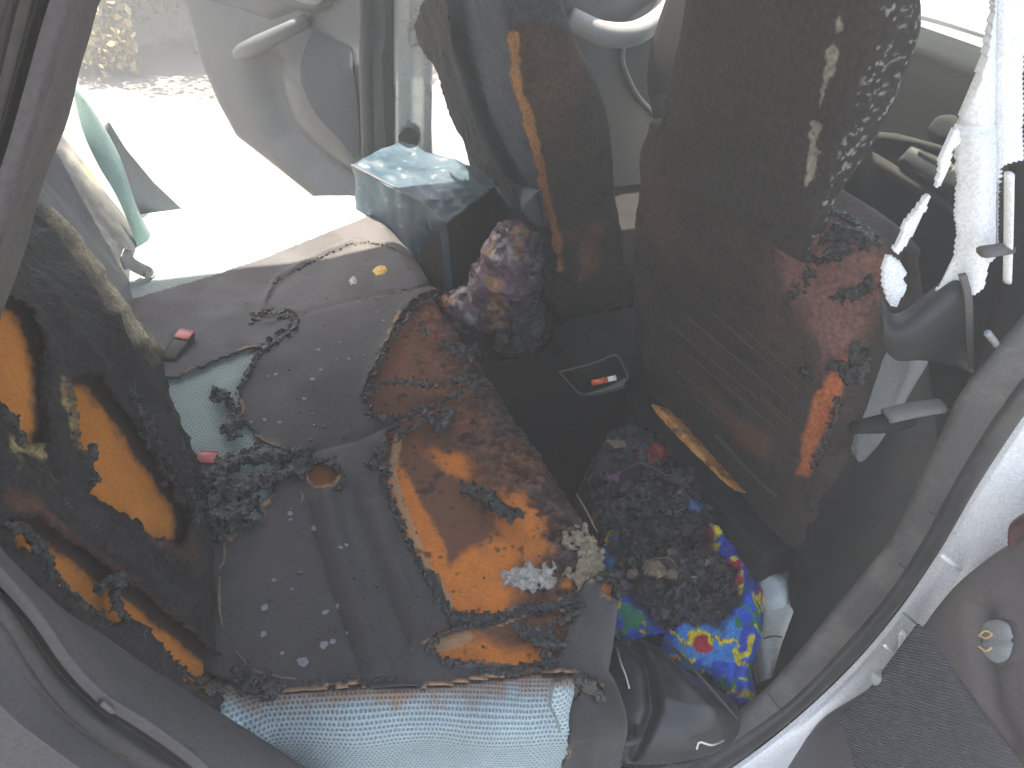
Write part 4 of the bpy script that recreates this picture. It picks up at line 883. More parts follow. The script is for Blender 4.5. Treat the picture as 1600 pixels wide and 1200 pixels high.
# headrest block, melted, its near side flecked with ash
P, N = column(np.linspace(0.44, 0.87, 230), lambda z: 0.752-0.12*(z-0.5)+hxh(z), lambda z: 0.295-0.04*(z-0.5), hxh, lambda z: 0.185-0.25*max(0, z-0.74), 420, 4.0, True, 0.012, 9, 71)
q = P.reshape(-1, 3); UV = proj(q); k1 = fbm(q, 9, 5, 72); k2 = fbm(q, 70, 4, 73)
c = np.tile(np.array([0.034, 0.029, 0.027]), (len(q), 1))*(0.8+0.4*k1)[:, None]
side = smooth(0.6, 0.9, -N[:, 1])
c = mixc(c, side*smooth(0.60, 0.70, fbm(q, 170, 3, 74))*0.75*smooth(0.4, 0.6, k1+0.05), (0.34, 0.34, 0.33))
c = mixc(c, smooth(6, 2, linedist(UV, [(1310, 30), (1298, 90), (1285, 150), (1272, 220), (1262, 285)])+(k2-0.5)*30)*0.6, (0.36, 0.34, 0.27))
surf('headrest', P, MATS['seat_soot'], fs, col=c)
# seat base, side cover, runner
box('seat_base', (0.93, 0.02, -0.2), (1.42, 0.5, -0.02), MATS['plastic_soot'], fs, 0.04)
box('seat_frame', (0.84, 0.03, -0.2), (0.95, 0.51, -0.11), MATS['plastic_soot'], fs, 0.012)
box('seat_runner', (0.8, 0.05, -0.319), (1.4, 0.09, -0.205), MATS['metal_dull'], fs, 0.004)
box('seat_runner', (0.8, 0.43, -0.319), (1.4, 0.47, -0.205), MATS['metal_dull'], fs, 0.004)
sp_ = Plane((0.95, 0.0, 0.1), (-0.35, -1, 0.12))
relief('side_cover', [(1395, 495), (1420, 500), (1448, 545), (1452, 580), (1462, 650), (1470, 760), (1420, 860), (1350, 960), (1275, 1040), (1205, 1088), (1215, 1020), (1240, 930), (1262, 850), (1262, 775), (1290, 715), (1330, 620), (1370, 540)], sp_,
       lambda uv, d, W: 0.035*(1-np.exp(-d/0.04))+0.006*np.sin((uv[:, 0]+0.6*uv[:, 1])/38)*smooth(0, 0.04, d), MATS['plastic_soot'], fs, res=0.006, thick=0.03)
relief('side_cap', spoly([(1362, 520), (1388, 490), (1425, 486), (1448, 520), (1452, 560), (1430, 600), (1395, 660), (1368, 700), (1340, 720), (1345, 640)], 80), Plane((0.93, -0.03, 0.2), (-0.4, -1, 0.2)), pillow(0.035, 0.025), MATS['plastic_grey'], fs, res=0.005, thick=0.02)
M('foam_edge', (0.5, 0.22, 0.05), rough=0.85, var=0.4, vs=40, bump=0.6, bs=200, dirt=(0.08, 0.04, 0.025), dirt_s=25, dirt_t=(0.5, 0.62))
relief('foam_strip', spoly([(1018, 632), (1036, 640), (1060, 666), (1094, 704), (1130, 744), (1152, 768), (1136, 758), (1102, 726), (1072, 696), (1048, 672), (1026, 648)], 60), Plane(at(1085, 700, 'x', 0.81), (-1, 0.1, 0.5)), pillow(0.006, 0.006, 0.004, 60), MATS['foam_edge'], fs, res=0.0022, thick=0.03, jag=0.003)
tube('spring_bar', ats([(1120, 680), (1165, 730), (1212, 775)], 'x', 0.83), 0.004, MATS['plastic_dark'], fs)
# recline lever with its pale grip
tube('recline_lever', ats([(1335, 668), (1380, 662), (1420, 655)], 'y', -0.1), [0.008, 0.012, 0.011], MATS['plastic_soot'], fs)
lo_ = at(1385, 650, 'y', -0.1); hi_ = at(1472, 634, 'y', -0.115)
tube('lever_grip', [lo_, (lo_+hi_)/2+np.array([0, 0, 0.002]), hi_], [0.012, 0.0125, 0.0115], MATS['trim_light'], fs, n=12, flat=0.55)

# --- far front seat
f2 = thing('front_seat', 'far front seat back with orange foam showing along its torn inner edge', 'car seat', (0.92, 1.05, -0.3), 'burnt front seats')
xr2 = lambda z: 0.80-0.315*z
hy2 = lambda z: 0.275-0.02*float(smooth(0.3, 0.6, np.array(z)))
hx2 = lambda z: 0.105-0.035*float(smooth(0.38, 0.62, np.array(z)))
P, N = column(np.linspace(-0.12, 0.66, 190), lambda z: xr2(z)+hx2(z), lambda z: 1.055+0*z, hx2, hy2, 280, 6.0, True, 0.018, 10, 81)
q = P.reshape(-1, 3); UV = proj(q); k1 = fbm(q, 10, 5, 82); k2 = fbm(q, 40, 4, 83)
c = np.tile(np.array([0.050, 0.055, 0.068]), (len(q), 1))*(0.7+0.6*k1)[:, None]
inner = pmask(UV, [(795, 40), (830, 30), (880, 40), (1000, 100), (1000, 700), (860, 640), (870, 470), (848, 350), (832, 240), (800, 130)], 5, 6, 0.04, 3)
c = mixc(c, inner, (0.045, 0.034, 0.028)); c = mixc(c, inner*smooth(0.5, 0.66, fbm(q, 7, 4, 85))*0.7, (0.10, 0.05, 0.03))
c = mixc(c, smooth(11, 4, linedist(UV, [(802, 60), (806, 120), (822, 180), (838, 235)])+(k2-0.5)*18)*0.9, (0.42, 0.18, 0.06))
c = mixc(c, smooth(9, 3, linedist(UV, [(838, 225), (850, 300), (866, 360), (876, 420)])+(k2-0.5)*16)*0.7, (0.36, 0.14, 0.05))
c = mixc(c, pmask(UV, [(900, 380), (940, 350), (925, 420), (905, 440)], 8, 8)*0.5, (0.24, 0.09, 0.04))
c = mixc(c, smooth(0.6, 0.72, k2)*0.4, (0.015, 0.014, 0.014))
b2 = surf('seat_back', P, MATS['seat_soot'], f2, col=c)
BV_F2 = bvh_of(P)
# torn cover hanging off the back of the far seat
pc = Plane((0.70, 1.15, 0.25), (-1, -0.05, -0.3))
relief('torn_cover', [(690, -40), (716, 0), (730, 110), (760, 190), (800, 260), (840, 340), (862, 360), (835, 345), (795, 290), (750, 240), (716, 170), (700, 110), (668, 60), (664, 30)], pc, lambda uv, d, W: 0.02+0.02*(fbm(W, 14, 4, 3, True)-0.5), MATS['char_dull'], f2, res=0.004, thick=0.0, jag=0.003, jf=25)
relief('back_pocket', [(705, 140), (722, 200), (765, 270), (810, 330), (850, 355), (840, 300), (800, 290), (745, 240), (716, 170)], pc, pillow(0.03, 0.02, 0.01, 30), MATS['cover_pocket'] if 'cover_pocket' in MATS else M('cover_pocket', (0.06, 0.065, 0.078), rough=0.6, var=0.3, vs=20, bump=0.5, bs=200), f2, res=0.005, thick=0.01)
crust('char_crust', [(690, 20), (700, 60), (672, 70), (690, 120)], BV_F2, 0.012, MATS['char'], b2, 3, 1.0, 570)
box('seat_base', (0.9, 0.8, -0.2), (1.4, 1.3, -0.02), MATS['plastic_soot'], f2, 0.04)
box('seat_runner', (0.8, 0.84, -0.319), (1.35, 0.88, -0.205), MATS['metal_dull'], f2, 0.004)
box('seat_runner', (0.8, 1.2, -0.319), (1.35, 1.24, -0.205), MATS['metal_dull'], f2, 0.004)
box('seat_frame', (0.82, 0.8, -0.2), (0.92, 1.28, -0.13), MATS['plastic_soot'], f2, 0.012)

# ================================================================== centre console
bm = bmesh.new()
prof = [(0.76, -0.14), (0.76, -0.07), (0.80, -0.04), (0.95, -0.04), (1.15, -0.04), (1.32, 0.08), (1.5, 0.2), (1.5, -0.12)]
va = [bm.verts.new((p[0], 0.535, p[1])) for p in prof]; vb = [bm.verts.new((p[0], 0.715, p[1])) for p in prof]
bm.faces.new(va); bm.faces.new(vb[::-1])
for i in range(len(prof)): j = (i+1) % len(prof); bm.faces.new([va[i], vb[i], vb[j], va[j]])
bmesh.ops.recalc_face_normals(bm, faces=bm.faces)
cs = bm_obj('centre_console', bm, MATS['plastic_soot'], body, True, 0.018, 3)
M('dash_tray', (0.07, 0.065, 0.06), rough=0.6)
tp = Plane(at(930, 585, 'z', -0.04), (-0.5, -0.35, 0.8))
tray = [(874, 582), (900, 576), (935, 566), (962, 556), (975, 575), (980, 594), (950, 606), (914, 618), (895, 605)]
tube('tray_rim', on(tp, [t_+(0.004,) for t_ in tray+[tray[0]]], 0), 0.0022, MATS['dash_tray'], cs, n=8, res=60)
relief('tray_lip', [(914, 619), (950, 607), (978, 593), (974, 606), (945, 614)], tp, 0.01, MATS['trim_light'], cs, res=0.003, thick=0.004)
M('bulb_orange', (0.8, 0.13, 0.03), rough=0.3, var=0.1, spec=0.5)
lg = thing('lighter', 'small orange lighter with white cap lying in the console tray', 'lighter', tuple(at(945, 598, 'z', 0.0)))
tube('lighter_body', on(tp, [(926, 601, 0.012), (950, 596, 0.012)], 0), 0.0075, MATS['bulb_orange'], lg, n=10, flat=0.6)
tube('lighter_cap', on(tp, [(951, 596, 0.013), (964, 593, 0.013)], 0), 0.0065, MATS['trim_white'], lg, n=10, flat=0.7)
tube('gear_gaiter', ats([(930, 500), (945, 490), (965, 478)], 'x', 0.98), [0.03, 0.022, 0.012], MATS['plastic_soot'], cs, n=14)
tube('gear_knob', ats([(938, 478), (950, 472), (966, 474)], 'x', 0.98), [0.006, 0.01, 0.005], MATS['plastic_dark'], cs)

# ================================================================== dashboard
ys = np.linspace(-0.1, 1.42, 60)
prof = [(1.62, -0.15), (1.5, 0.05), (1.42, 0.2), (1.40, 0.32), (1.42, 0.46), (1.44, 0.535), (1.475, 0.55), (1.80, 0.51)]
L = crom(np.array(prof), 50)
P = np.zeros((50, 60, 3)); P[..., 0] = L[:, :1]; P[..., 2] = L[:, 1:2]; P[..., 1] = ys
P[..., 0] += 0.02*np.cos((ys-0.65)*3)[None]
M('dash_soot', (0.012, 0.0115, 0.0115), rough=0.85, var=0.3, vs=9, bump=0.4, bs=200, spec=0.15)
db = surf('dashboard', P, MATS['dash_soot'], body, solid=0.03, offset=-1)
BV_D = bvh_of(P)
M('dash_trim', (0.024, 0.022, 0.021), rough=0.85, var=0.25, vs=12)
def on_dash(name, poly, H, wd, mat, par, **k):
    c_ = np.mean(np.asarray(poly, float), 0); h = hit(BV_D, *c_)
    return relief(name, poly, Plane(h[0]+h[1]*0.002, h[1]), pillow(H, wd), mat, par, res=0.006, thick=0.03, **k)
on_dash('vent', spoly([(1450, 200), (1465, 182), (1490, 180), (1502, 195), (1498, 212), (1475, 220), (1456, 214)], 40), 0.006, 0.004, MATS['dash_trim'], db)
on_dash('trim_strip', [(1360, 205), (1400, 208), (1490, 232), (1505, 246), (1430, 228), (1362, 222)], 0.012, 0.008, MATS['dash_trim'], db)
ra = on_dash('radio', [(1402, 252), (1425, 226), (1500, 262), (1500, 300), (1470, 300)], 0.014, 0.006, MATS['plastic_dark'], db)
on_dash('radio_button', [(1432, 238), (1442, 234), (1496, 262), (1490, 270)], 0.024, 0.005, MATS['dash_trim'], db)
on_dash('radio_button', [(1420, 262), (1450, 270), (1475, 290), (1460, 292)], 0.022, 0.005, MATS['dash_trim'], db)
on_dash('trim_strip', [(1362, 236), (1395, 256), (1480, 312), (1500, 340), (1420, 295), (1365, 262)], 0.012, 0.008, MATS['dash_trim'], db)

# ================================================================== near B-pillar trim, split and white
t1, t2, t3 = -0.09, -0.11, -0.13
ptp = Plane(at(1510, 300, 'y', -0.045), (-0.62, -1, 0.05))
pt = relief('pillar_trim', [(1550, -60), (1546, 20), (1530, 95), (1514, 140), (1502, 170), (1494, 192), (1492, 256), (1497, 282), (1492, 330), (1495, 362), (1490, 400), (1476, 436), (1462, 455), (1502, 464), (1530, 440), (1540, 405), (1562, 400), (1566, 258), (1598, 250), (1602, 100), (1606, -60)], ptp,
            lambda uv, d, W: 0.016*np.sin(np.clip((uv[:, 0]-1490)/70, 0, 1)*math.pi)+0.008*(fbm(W, 14, 4, 66)-0.5)-0.008*np.exp(-((uv[:, 1]-196)/5)**2)*(uv[:, 0] < 1556)-0.012*np.exp(-((uv[:, 0]-1561)/3.5)**2), MATS['trim_white'], body, res=0.0022, thick=0.004, jag=0.0014, jf=45)
tube('belt_slot_frame', yl([(1577, 272), (1576, 360), (1574, 440)], -0.1), 0.0055, MATS['trim_white'], pt, n=8, flat=0.6)
tube('trim_bracket', yl([(1536, 394), (1576, 388)], -0.098), 0.009, MATS['trim_light'], pt, n=8, flat=0.6)
relief('torn_strip', [(1494, 195), (1502, 220), (1488, 232), (1478, 268), (1462, 300), (1456, 305), (1464, 270), (1470, 240), (1480, 212)], Plane(at(1480, 250, 'y', -0.04), (-0.5, -1, 0)), 0.004, MATS['trim_white'], pt, res=0.002, thick=0.003, jag=0.0025)
relief('torn_strip', [(1454, 300), (1446, 325), (1425, 365), (1402, 400), (1394, 388), (1415, 345), (1440, 310)], Plane(at(1425, 350, 'y', -0.03), (-0.5, -1, 0)), 0.004, MATS['trim_white'], pt, res=0.002, thick=0.003, jag=0.002)
relief('torn_flap', spoly([(1378, 412), (1384, 396), (1398, 402), (1416, 424), (1412, 440), (1418, 452), (1408, 468), (1400, 482), (1388, 470), (1380, 445)], 60), Plane(at(1398, 440, 'y', -0.03), (-0.5, -1, 0.2)), pillow(0.008, 0.01, 0.004, 60), MATS['trim_white'], pt, res=0.0025, thick=0.004, jag=0.0015)
loft('lower_trim', [yl([(1372, 470), (1388, 492), (1415, 488), (1455, 458), (1492, 432), (1510, 438)], -0.05), yl([(1376, 500), (1395, 520), (1430, 512), (1470, 480), (1500, 455), (1514, 470)], -0.075), yl([(1380, 540), (1400, 560), (1440, 560), (1490, 570), (1512, 580), (1518, 578)], -0.07)], MATS['plastic_dark'], pt, 50, 8, 0.004)
loft('trim_edge', [yl([(1500, 434), (1508, 470), (1511, 530), (1514, 576)], -0.085), yl([(1512, 432), (1520, 470), (1522, 530), (1522, 578)], -0.088)], MATS['trim_light'], pt, 30, 4, 0.006)
loft('inner_pillar_panel', [yl([(1590, -60), (1580, 200), (1560, 420), (1525, 560), (1465, 700), (1400, 850), (1290, 1010), (1200, 1110)], 0.0), yl([(1760, -60), (1720, 200), (1660, 420), (1600, 560), (1530, 700), (1450, 850), (1330, 1010), (1230, 1120)], -0.06)], MATS['plastic_dark'], body, 60, 5, 0.006)

# ================================================================== things left in the car
# --- blue plastic bag, boxy, mouth open towards the front
bg_ = thing('plastic_bag', 'crumpled blue plastic bag standing open in the far footwell', 'bag', (0.62, 1.15, -0.3))
M('blue_film', None, rough=0.4, var=0.15, vs=14, bump=0.3, bs=16, bdist=0.012, spec=0.6, grain=0.06)
zt_ = 0.13
A_, B_, C_, D_ = (ats([(548, 262)], 'z', zt_)[0], ats([(622, 224)], 'z', zt_)[0], ats([(790, 284)], 'z', zt_)[0], ats([(698, 352)], 'z', zt_)[0])
def quad(a, b, c, d, n, m):
    u, v = np.linspace(0, 1, n)[:, None, None], np.linspace(0, 1, m)[None, :, None]
    return a*(1-u)*(1-v)+b*u*(1-v)+c*u*v+d*(1-u)*v
dnv = np.array([0.0, 0.0, -0.30])
ring = [D_, A_, B_, C_]
rows = []
for hgt in np.linspace(0, 1, 60):
    row = []
    for i in range(3):
        for t_ in np.linspace(0, 1, 45, endpoint=(i == 2)): row.append(ring[i]*(1-t_)+ring[i+1]*t_+dnv*hgt+np.array([0.02, -0.01, 0])*hgt)
    rows.append(row)
sideP = np.array(rows); topP = quad(D_, A_, B_, C_, 50, 60)
def crumple(P, a, s):
    q = P.reshape(-1, 3); return P+((np.stack([fbm(q, 6.5, 3, s, True), fbm(q, 6.5, 3, s+1, True), fbm(q, 6.5, 3, s+2, True)], 1)-0.5)*a).reshape(P.shape)
def bagcol(P):
    q = P.reshape(-1, 3); k = fbm(q, 9, 4, 91); uv = proj(q)
    c = mixc(np.tile(np.array([0.028, 0.062, 0.095]), (len(q), 1)), smooth(0.3, 0.75, k), (0.04, 0.082, 0.12))
    c = mixc(c, smooth(560, 760, uv[:, 0])*0.5, (0.04, 0.07, 0.072)); return mixc(c, smooth(0.74, 0.8, fbm(q, 60, 3, 5))*0.4, (0.4, 0.46, 0.48))
sideP, topP = crumple(sideP, 0.022, 90), crumple(topP, 0.022, 90)
surf('bag_side', sideP, MATS['blue_film'], bg_, col=bagcol(sideP), solid=0.0015)
surf('bag_top', topP, MATS['blue_film'], bg_, col=bagcol(topP), solid=0.0015)
tube('bag_seam', [topP[0, 0], topP[15, 0], topP[35, 0], topP[-1, 0]], 0.0025, MATS['trim_light'], bg_, n=6)
bx_ = thing('bag_inside', 'dark block added as the shaded inside of the open blue bag', 'box', (0.66, 1.05, -0.3))  # dark block stands in for the shade inside the bag mouth
bc_ = (A_+B_+C_+D_)/4
qq = [p*0.9+bc_*0.1+np.array([0, 0, -0.012]) for p in (D_, C_)]; qb_ = [p*0.86+bc_*0.14+np.array([0, 0, -0.012]) for p in (A_, B_)]
M('inside_dark', (0.035, 0.026, 0.022), rough=0.9, var=0.4, vs=30, bump=0.6, bs=120)
bm = bmesh.new(); vs_ = [bm.verts.new(p+dz) for dz in (np.zeros(3), dnv*0.95) for p in (qq[0], qb_[0], qb_[1], qq[1])]
for f in ((0, 1, 2, 3), (7, 6, 5, 4), (0, 4, 5, 1), (1, 5, 6, 2), (2, 6, 7, 3), (3, 7, 4, 0)): bm.faces.new([vs_[i] for i in f])
bm_obj('inside_block', bm, MATS['inside_dark'], bx_, True, 0.006)

# --- melted bundle of purple clothing against the seat front
M('melted', None, rough=0.25, var=0.35, vs=30, bump=1.0, bs=60, bdist=0.006, spec=0.5)
def blob_chain(name, pts, rad, mat, parent, colf, n=140, m=170, amp=0.04, fq=17, seed=0):
    P = crom(pts, m); T = np.gradient(P, axis=0); T /= np.linalg.norm(T, axis=1)[:, None]
    rr = crom(np.array([[r, 0, 0] for r in rad]), m)[:, 0]
    cap = np.sqrt(np.clip(1-(np.abs(np.linspace(-1, 1, m))**8), 0.0, 1)); rr = rr*cap
    rows = []
    for p, t_, r in zip(P, T, rr):
        s = np.cross(t_, [0.3, 0.1, 1.0]); s /= np.linalg.norm(s); u2 = np.cross(s, t_)
        th = np.linspace(0, 2*math.pi, n)[:, None]; rows.append(p+r*(np.cos(th)*s+np.sin(th)*u2))
    G = np.array(rows); q = G.reshape(-1, 3); ctr = np.repeat(P, n, 0); d = q-ctr; d /= np.maximum(np.linalg.norm(d, axis=1)[:, None], 1e-6)
    rg = fbm(q, fq, 4, seed, True); G = (q+d*((rg-0.55)*amp)[:, None]).reshape(G.shape)
    return surf(name, G, mat, parent, col=colf(G.reshape(-1, 3), rg))
hp_ = thing('melted_clothing', 'shiny melted bundle of purple and pale cloth slumped off the seat front', 'clothing', (0.66, 0.85, -0.3))
def melcol(q, rg):
    k = fbm(q, 16, 4, 5); k3 = fbm(q, 34, 3, 8); uv = proj(q)
    c = np.tile(np.array([0.07, 0.04, 0.055]), (len(q), 1))
    c = mixc(c, smooth(0.42, 0.55, k), (0.17, 0.10, 0.13)); c = mixc(c, smooth(0.56, 0.66, k3), (0.42, 0.37, 0.35)); c = mixc(c, smooth(0.62, 0.7, fbm(q, 22, 3, 12))*0.8, (0.40, 0.2, 0.1))
    c = mixc(c, smooth(0.5, 0.35, rg)*0.8, (0.02, 0.015, 0.017))
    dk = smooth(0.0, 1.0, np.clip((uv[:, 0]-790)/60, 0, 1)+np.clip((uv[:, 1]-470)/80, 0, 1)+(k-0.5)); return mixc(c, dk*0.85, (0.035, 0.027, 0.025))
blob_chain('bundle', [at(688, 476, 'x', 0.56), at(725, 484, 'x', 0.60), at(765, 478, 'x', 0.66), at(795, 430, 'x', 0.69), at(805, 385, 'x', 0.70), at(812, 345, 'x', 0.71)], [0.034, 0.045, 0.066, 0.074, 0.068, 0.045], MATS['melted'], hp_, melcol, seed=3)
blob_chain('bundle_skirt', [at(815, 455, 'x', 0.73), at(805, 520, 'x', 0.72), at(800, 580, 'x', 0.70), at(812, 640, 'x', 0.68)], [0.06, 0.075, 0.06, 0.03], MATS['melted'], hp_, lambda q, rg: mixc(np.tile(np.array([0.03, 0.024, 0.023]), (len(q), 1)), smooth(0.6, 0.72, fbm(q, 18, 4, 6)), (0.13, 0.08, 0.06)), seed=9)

# --- black leather bag in the near footwell
lb_ = thing('leather_bag', 'black leather bag with a zip lying on the near footwell floor', 'bag', (0.56, -0.08, -0.3))
pf = Plane((0.57, -0.08, -0.25), (-0.15, -0.25, 1))
LB = [(930, 1065), (940, 1015), (975, 1000), (1015, 1004), (1060, 1040), (1110, 1070), (1150, 1100), (1156, 1140), (1130, 1170), (1080, 1188), (1010, 1195), (950, 1185), (915, 1165), (925, 1110)]
def lbh(uv, d, W):
    h = 0.07*(1-np.exp(-np.maximum(d, 0)/0.03))
    h -= 0.03*np.exp(-(linedist(uv, [(985, 1010), (1005, 1060), (1010, 1120), (990, 1180)])/9)**2)
    h += 0.012*np.exp(-(linedist(uv, [(1030, 1020), (1060, 1080), (1100, 1130)])/12)**2)-0.02*np.exp(-((uv[:, 0]-962)**2+(uv[:, 1]-1148)**2)/22**2)
    return h+0.006*(fbm(W, 22, 4, 4)-0.5)
relief('bag_body', spoly(LB, 100), pf, lbh, MATS['leather_black'], lb_, res=0.003, thick=0.03)
tube('zip', on(pf, [(955, 1028, 0.062), (958, 1050, 0.068), (966, 1072, 0.068), (972, 1092, 0.066)], 0), 0.0022, MATS['metal'], lb_, n=6)
tube('edge_piping', on(pf, [(1030, 1015, 0.05), (1060, 1055, 0.07), (1095, 1095, 0.072), (1140, 1135, 0.05)], 0), 0.003, MATS['leather_black'], lb_, n=8)
tube('handle_loop', on(pf, [(930, 1165, 0.03), (955, 1172, 0.05), (985, 1165, 0.05), (988, 1145, 0.045)], 0), 0.007, MATS['leather_black'], lb_, n=10)
tube('strap_ring', on(pf, [(1078, 1178, 0.04), (1082, 1168, 0.045), (1100, 1172, 0.045), (1120, 1164, 0.04)], 0), 0.0025, MATS['metal'], lb_, n=8)
relief('ring_mark', spoly([(949, 1138), (960, 1134), (962, 1140), (952, 1143)], 20), Plane(pf.o+pf.n*0.055, pf.n), 0.003, MATS['metal'], lb_, res=0.0015)

# --- brightly printed cloth, half burnt
st = thing('printed_cloth', 'crumpled cloth printed in bright blue, green, yellow and red, half burnt', 'clothing', (0.72, 0.02, -0.3))
M('print', None, rough=0.95, var=0.3, vs=40, bump=0.8, bs=200, spec=0.1, grain=0.3, gs=220)
pc2 = Plane((0.74, 0.03, -0.235), (-0.25, -0.35, 1))
CL = [(950, 960), (962, 915), (940, 870), (945, 830), (985, 820), (1040, 850), (1100, 815), (1135, 835), (1165, 875), (1192, 925), (1192, 990), (1174, 1045), (1183, 1096), (1152, 1102), (1110, 1052), (1065, 1046), (1034, 1018), (1036, 990), (1000, 998), (968, 1004)]
BURN = [(955, 890), (960, 780), (1060, 760), (1108, 800), (1120, 870), (1150, 895), (1158, 935), (1135, 975), (1080, 985), (1045, 975), (1005, 960), (985, 925)]
def clh(uv, d, W):
    h = 0.018*(1-np.exp(-np.maximum(d, 0)/0.008))+0.032*(fbm(W, 14, 3, 14)-0.5)*smooth(0, 0.02, d)
    h += 0.016*np.exp(-(linedist(uv, [(1115, 830), (1150, 900), (1170, 980), (1150, 1060), (1165, 1095)])/10)**2)+0.02*(fbm(W, 24, 4, 15, True)-0.5)*smooth(0, 0.01, d)
    b = pmask(uv, BURN, 10, 12, 0.05, 9); return h+b*0.03*(fbm(W, 60, 4, 16, True)-0.5)
def clc(uv, d, W):
    n_ = fbm(W+np.stack([fbm(W, 20, 2, 3), fbm(W, 20, 2, 4), fbm(W, 20, 2, 5)], 1)*0.025, 13, 3, 17)
    n_ = np.interp(n_, np.sort(n_)[::max(1, len(n_)//400)], np.linspace(0, 1, len(np.sort(n_)[::max(1, len(n_)//400)])))
    wp = W+np.stack([fbm(W, 30, 2, 3), fbm(W, 30, 2, 4), fbm(W, 30, 2, 5)], 1)*0.02
    f2_, f3_ = fbm(wp, 21, 3, 23), fbm(wp, 16, 3, 24)
    c = np.tile(np.array([0.02, 0.10, 0.58]), (len(W), 1))
    c = mixc(c, smooth(0.34, 0.30, n_)*0.8, (0.05, 0.30, 0.66)); c = mixc(c, smooth(0.10, 0.12, 0.2-np.abs(f2_-0.5)*2), (0.02, 0.24, 0.12))
    c = mixc(c, smooth(0.135, 0.15, 0.2-np.abs(f2_-0.5)*2)*smooth(0.46, 0.48, f3_), (0.86, 0.68, 0.03)); c = mixc(c, smooth(0.175, 0.185, 0.2-np.abs(f2_-0.5)*2)*smooth(0.5, 0.52, f3_), (0.55, 0.03, 0.06))
    c = mixc(c, smooth(0.60, 0.62, f3_)*smooth(0.45, 0.47, f2_), (0.86, 0.68, 0.03)); c = mixc(c, smooth(0.66, 0.68, f3_)*smooth(0.45, 0.47, f2_), (0.50, 0.03, 0.06)); c = mixc(c, smooth(0.86, 0.88, n_), (0.03, 0.05, 0.32))
    b = pmask(uv, BURN, 8, 20, 0.05, 9); k = fbm(W, 70, 3, 19)
    c = mixc(c*0.85, smooth(0.5, 0.72, fbm(W, 24, 4, 20))*0.65, (0.035, 0.033, 0.038))
    return mixc(c, b*(0.9+0.1*k), (0.018, 0.016, 0.018))
relief('cloth', CL, pc2, clh, MATS['print'], st, clc, res=0.0026, thick=0.015, jag=0.0015)
# --- burnt rubbish heap in the footwell
dh_ = thing('burnt_debris_heap', 'black heap of charred rags and plastic in the footwell', 'debris', (0.74, 0.2, -0.3))
M('rag', None, rough=0.4, var=0.5, vs=50, bump=1.0, bs=110, bdist=0.006, spec=0.5)
pd = Plane((0.74, 0.15, -0.225), (-0.1, -0.2, 1))
def dbh(uv, d, W): return 0.05*(1-np.exp(-np.maximum(d, 0)/0.03))+(0.07*(fbm(W, 13, 5, 24, True)-0.5)+0.022*(fbm(W, 50, 4, 25, True)-0.5))*smooth(0, 0.01, d)
def dbc(uv, d, W):
    k = fbm(W, 40, 4, 26); c = np.tile(np.array([0.016, 0.014, 0.015]), (len(W), 1))
    for s_, cl in ((27, (0.03, 0.06, 0.25)), (28, (0.22, 0.03, 0.04)), (29, (0.28, 0.22, 0.15)), (30, (0.03, 0.16, 0.12)), (36, (0.25, 0.14, 0.2))):
        c = mixc(c, smooth(0.74, 0.78, fbm(W, 30, 3, s_))*0.8, cl)
    return mixc(c, smooth(0.6, 0.7, k)*0.5, (0.06, 0.055, 0.055))
M('rag_shiny', (0.022, 0.019, 0.021), rough=0.32, var=0.6, vs=60, bump=1.0, bs=150, bdist=0.005, spec=0.6, dirt=(0.12, 0.10, 0.10), dirt_s=45, dirt_t=(0.58, 0.72))
HEAP = relief('rag_heap', [(905, 760), (940, 690), (985, 665), (1040, 690), (1100, 745), (1180, 765), (1210, 800), (1190, 830), (1120, 815), (1120, 870), (1150, 905), (1152, 940), (1120, 985), (1060, 1000), (1010, 975), (985, 945), (965, 900), (930, 850)], pd, dbh, MATS['rag'], dh_, dbc, res=0.0032, thick=0.06, jag=0.004)
hb_ = bvh_obj(HEAP)
for i, (p, sz, sp) in enumerate([([(960, 760), (1010, 790), (1060, 780), (1100, 800)], 0.018, 5), ([(950, 810), (1000, 840), (1060, 830), (1110, 850)], 0.016, 6), ([(970, 860), (1020, 880), (1080, 870), (1120, 890)], 0.016, 6), ([(985, 900), (1040, 920), (1100, 910), (1140, 930)], 0.015, 6), ([(1010, 950), (1060, 960), (1120, 960)], 0.013, 5), ([(960, 700), (1000, 720), (1060, 740), (1130, 780)], 0.013, 5), ([(940, 780), (960, 840), (975, 890)], 0.01, 4)]):
    crust('charred_rag', p, hb_, sz, MATS['rag_shiny'], HEAP, sp, 0.8, 700+i, 2)
M('red_rag', (0.22, 0.025, 0.02), rough=0.5, var=0.5, vs=50, bump=1, bs=80, bdist=0.006)
relief('red_scrap', spoly([(992, 700), (1020, 692), (1045, 706), (1030, 730), (1000, 735), (985, 720)], 50), Plane(pd.o+pd.n*0.06, pd.n), pillow(0.015, 0.008, 0.012, 50, True), MATS['red_rag'], dh_, res=0.003, thick=0.02, jag=0.002)
relief('pale_scrap', [(945, 688), (975, 690), (980, 700), (960, 702)], Plane(pd.o+pd.n*0.065, pd.n), 0.004, MATS['shred'], dh_, res=0.002, thick=0.003, jag=0.001)
rng = np.random.default_rng(12)
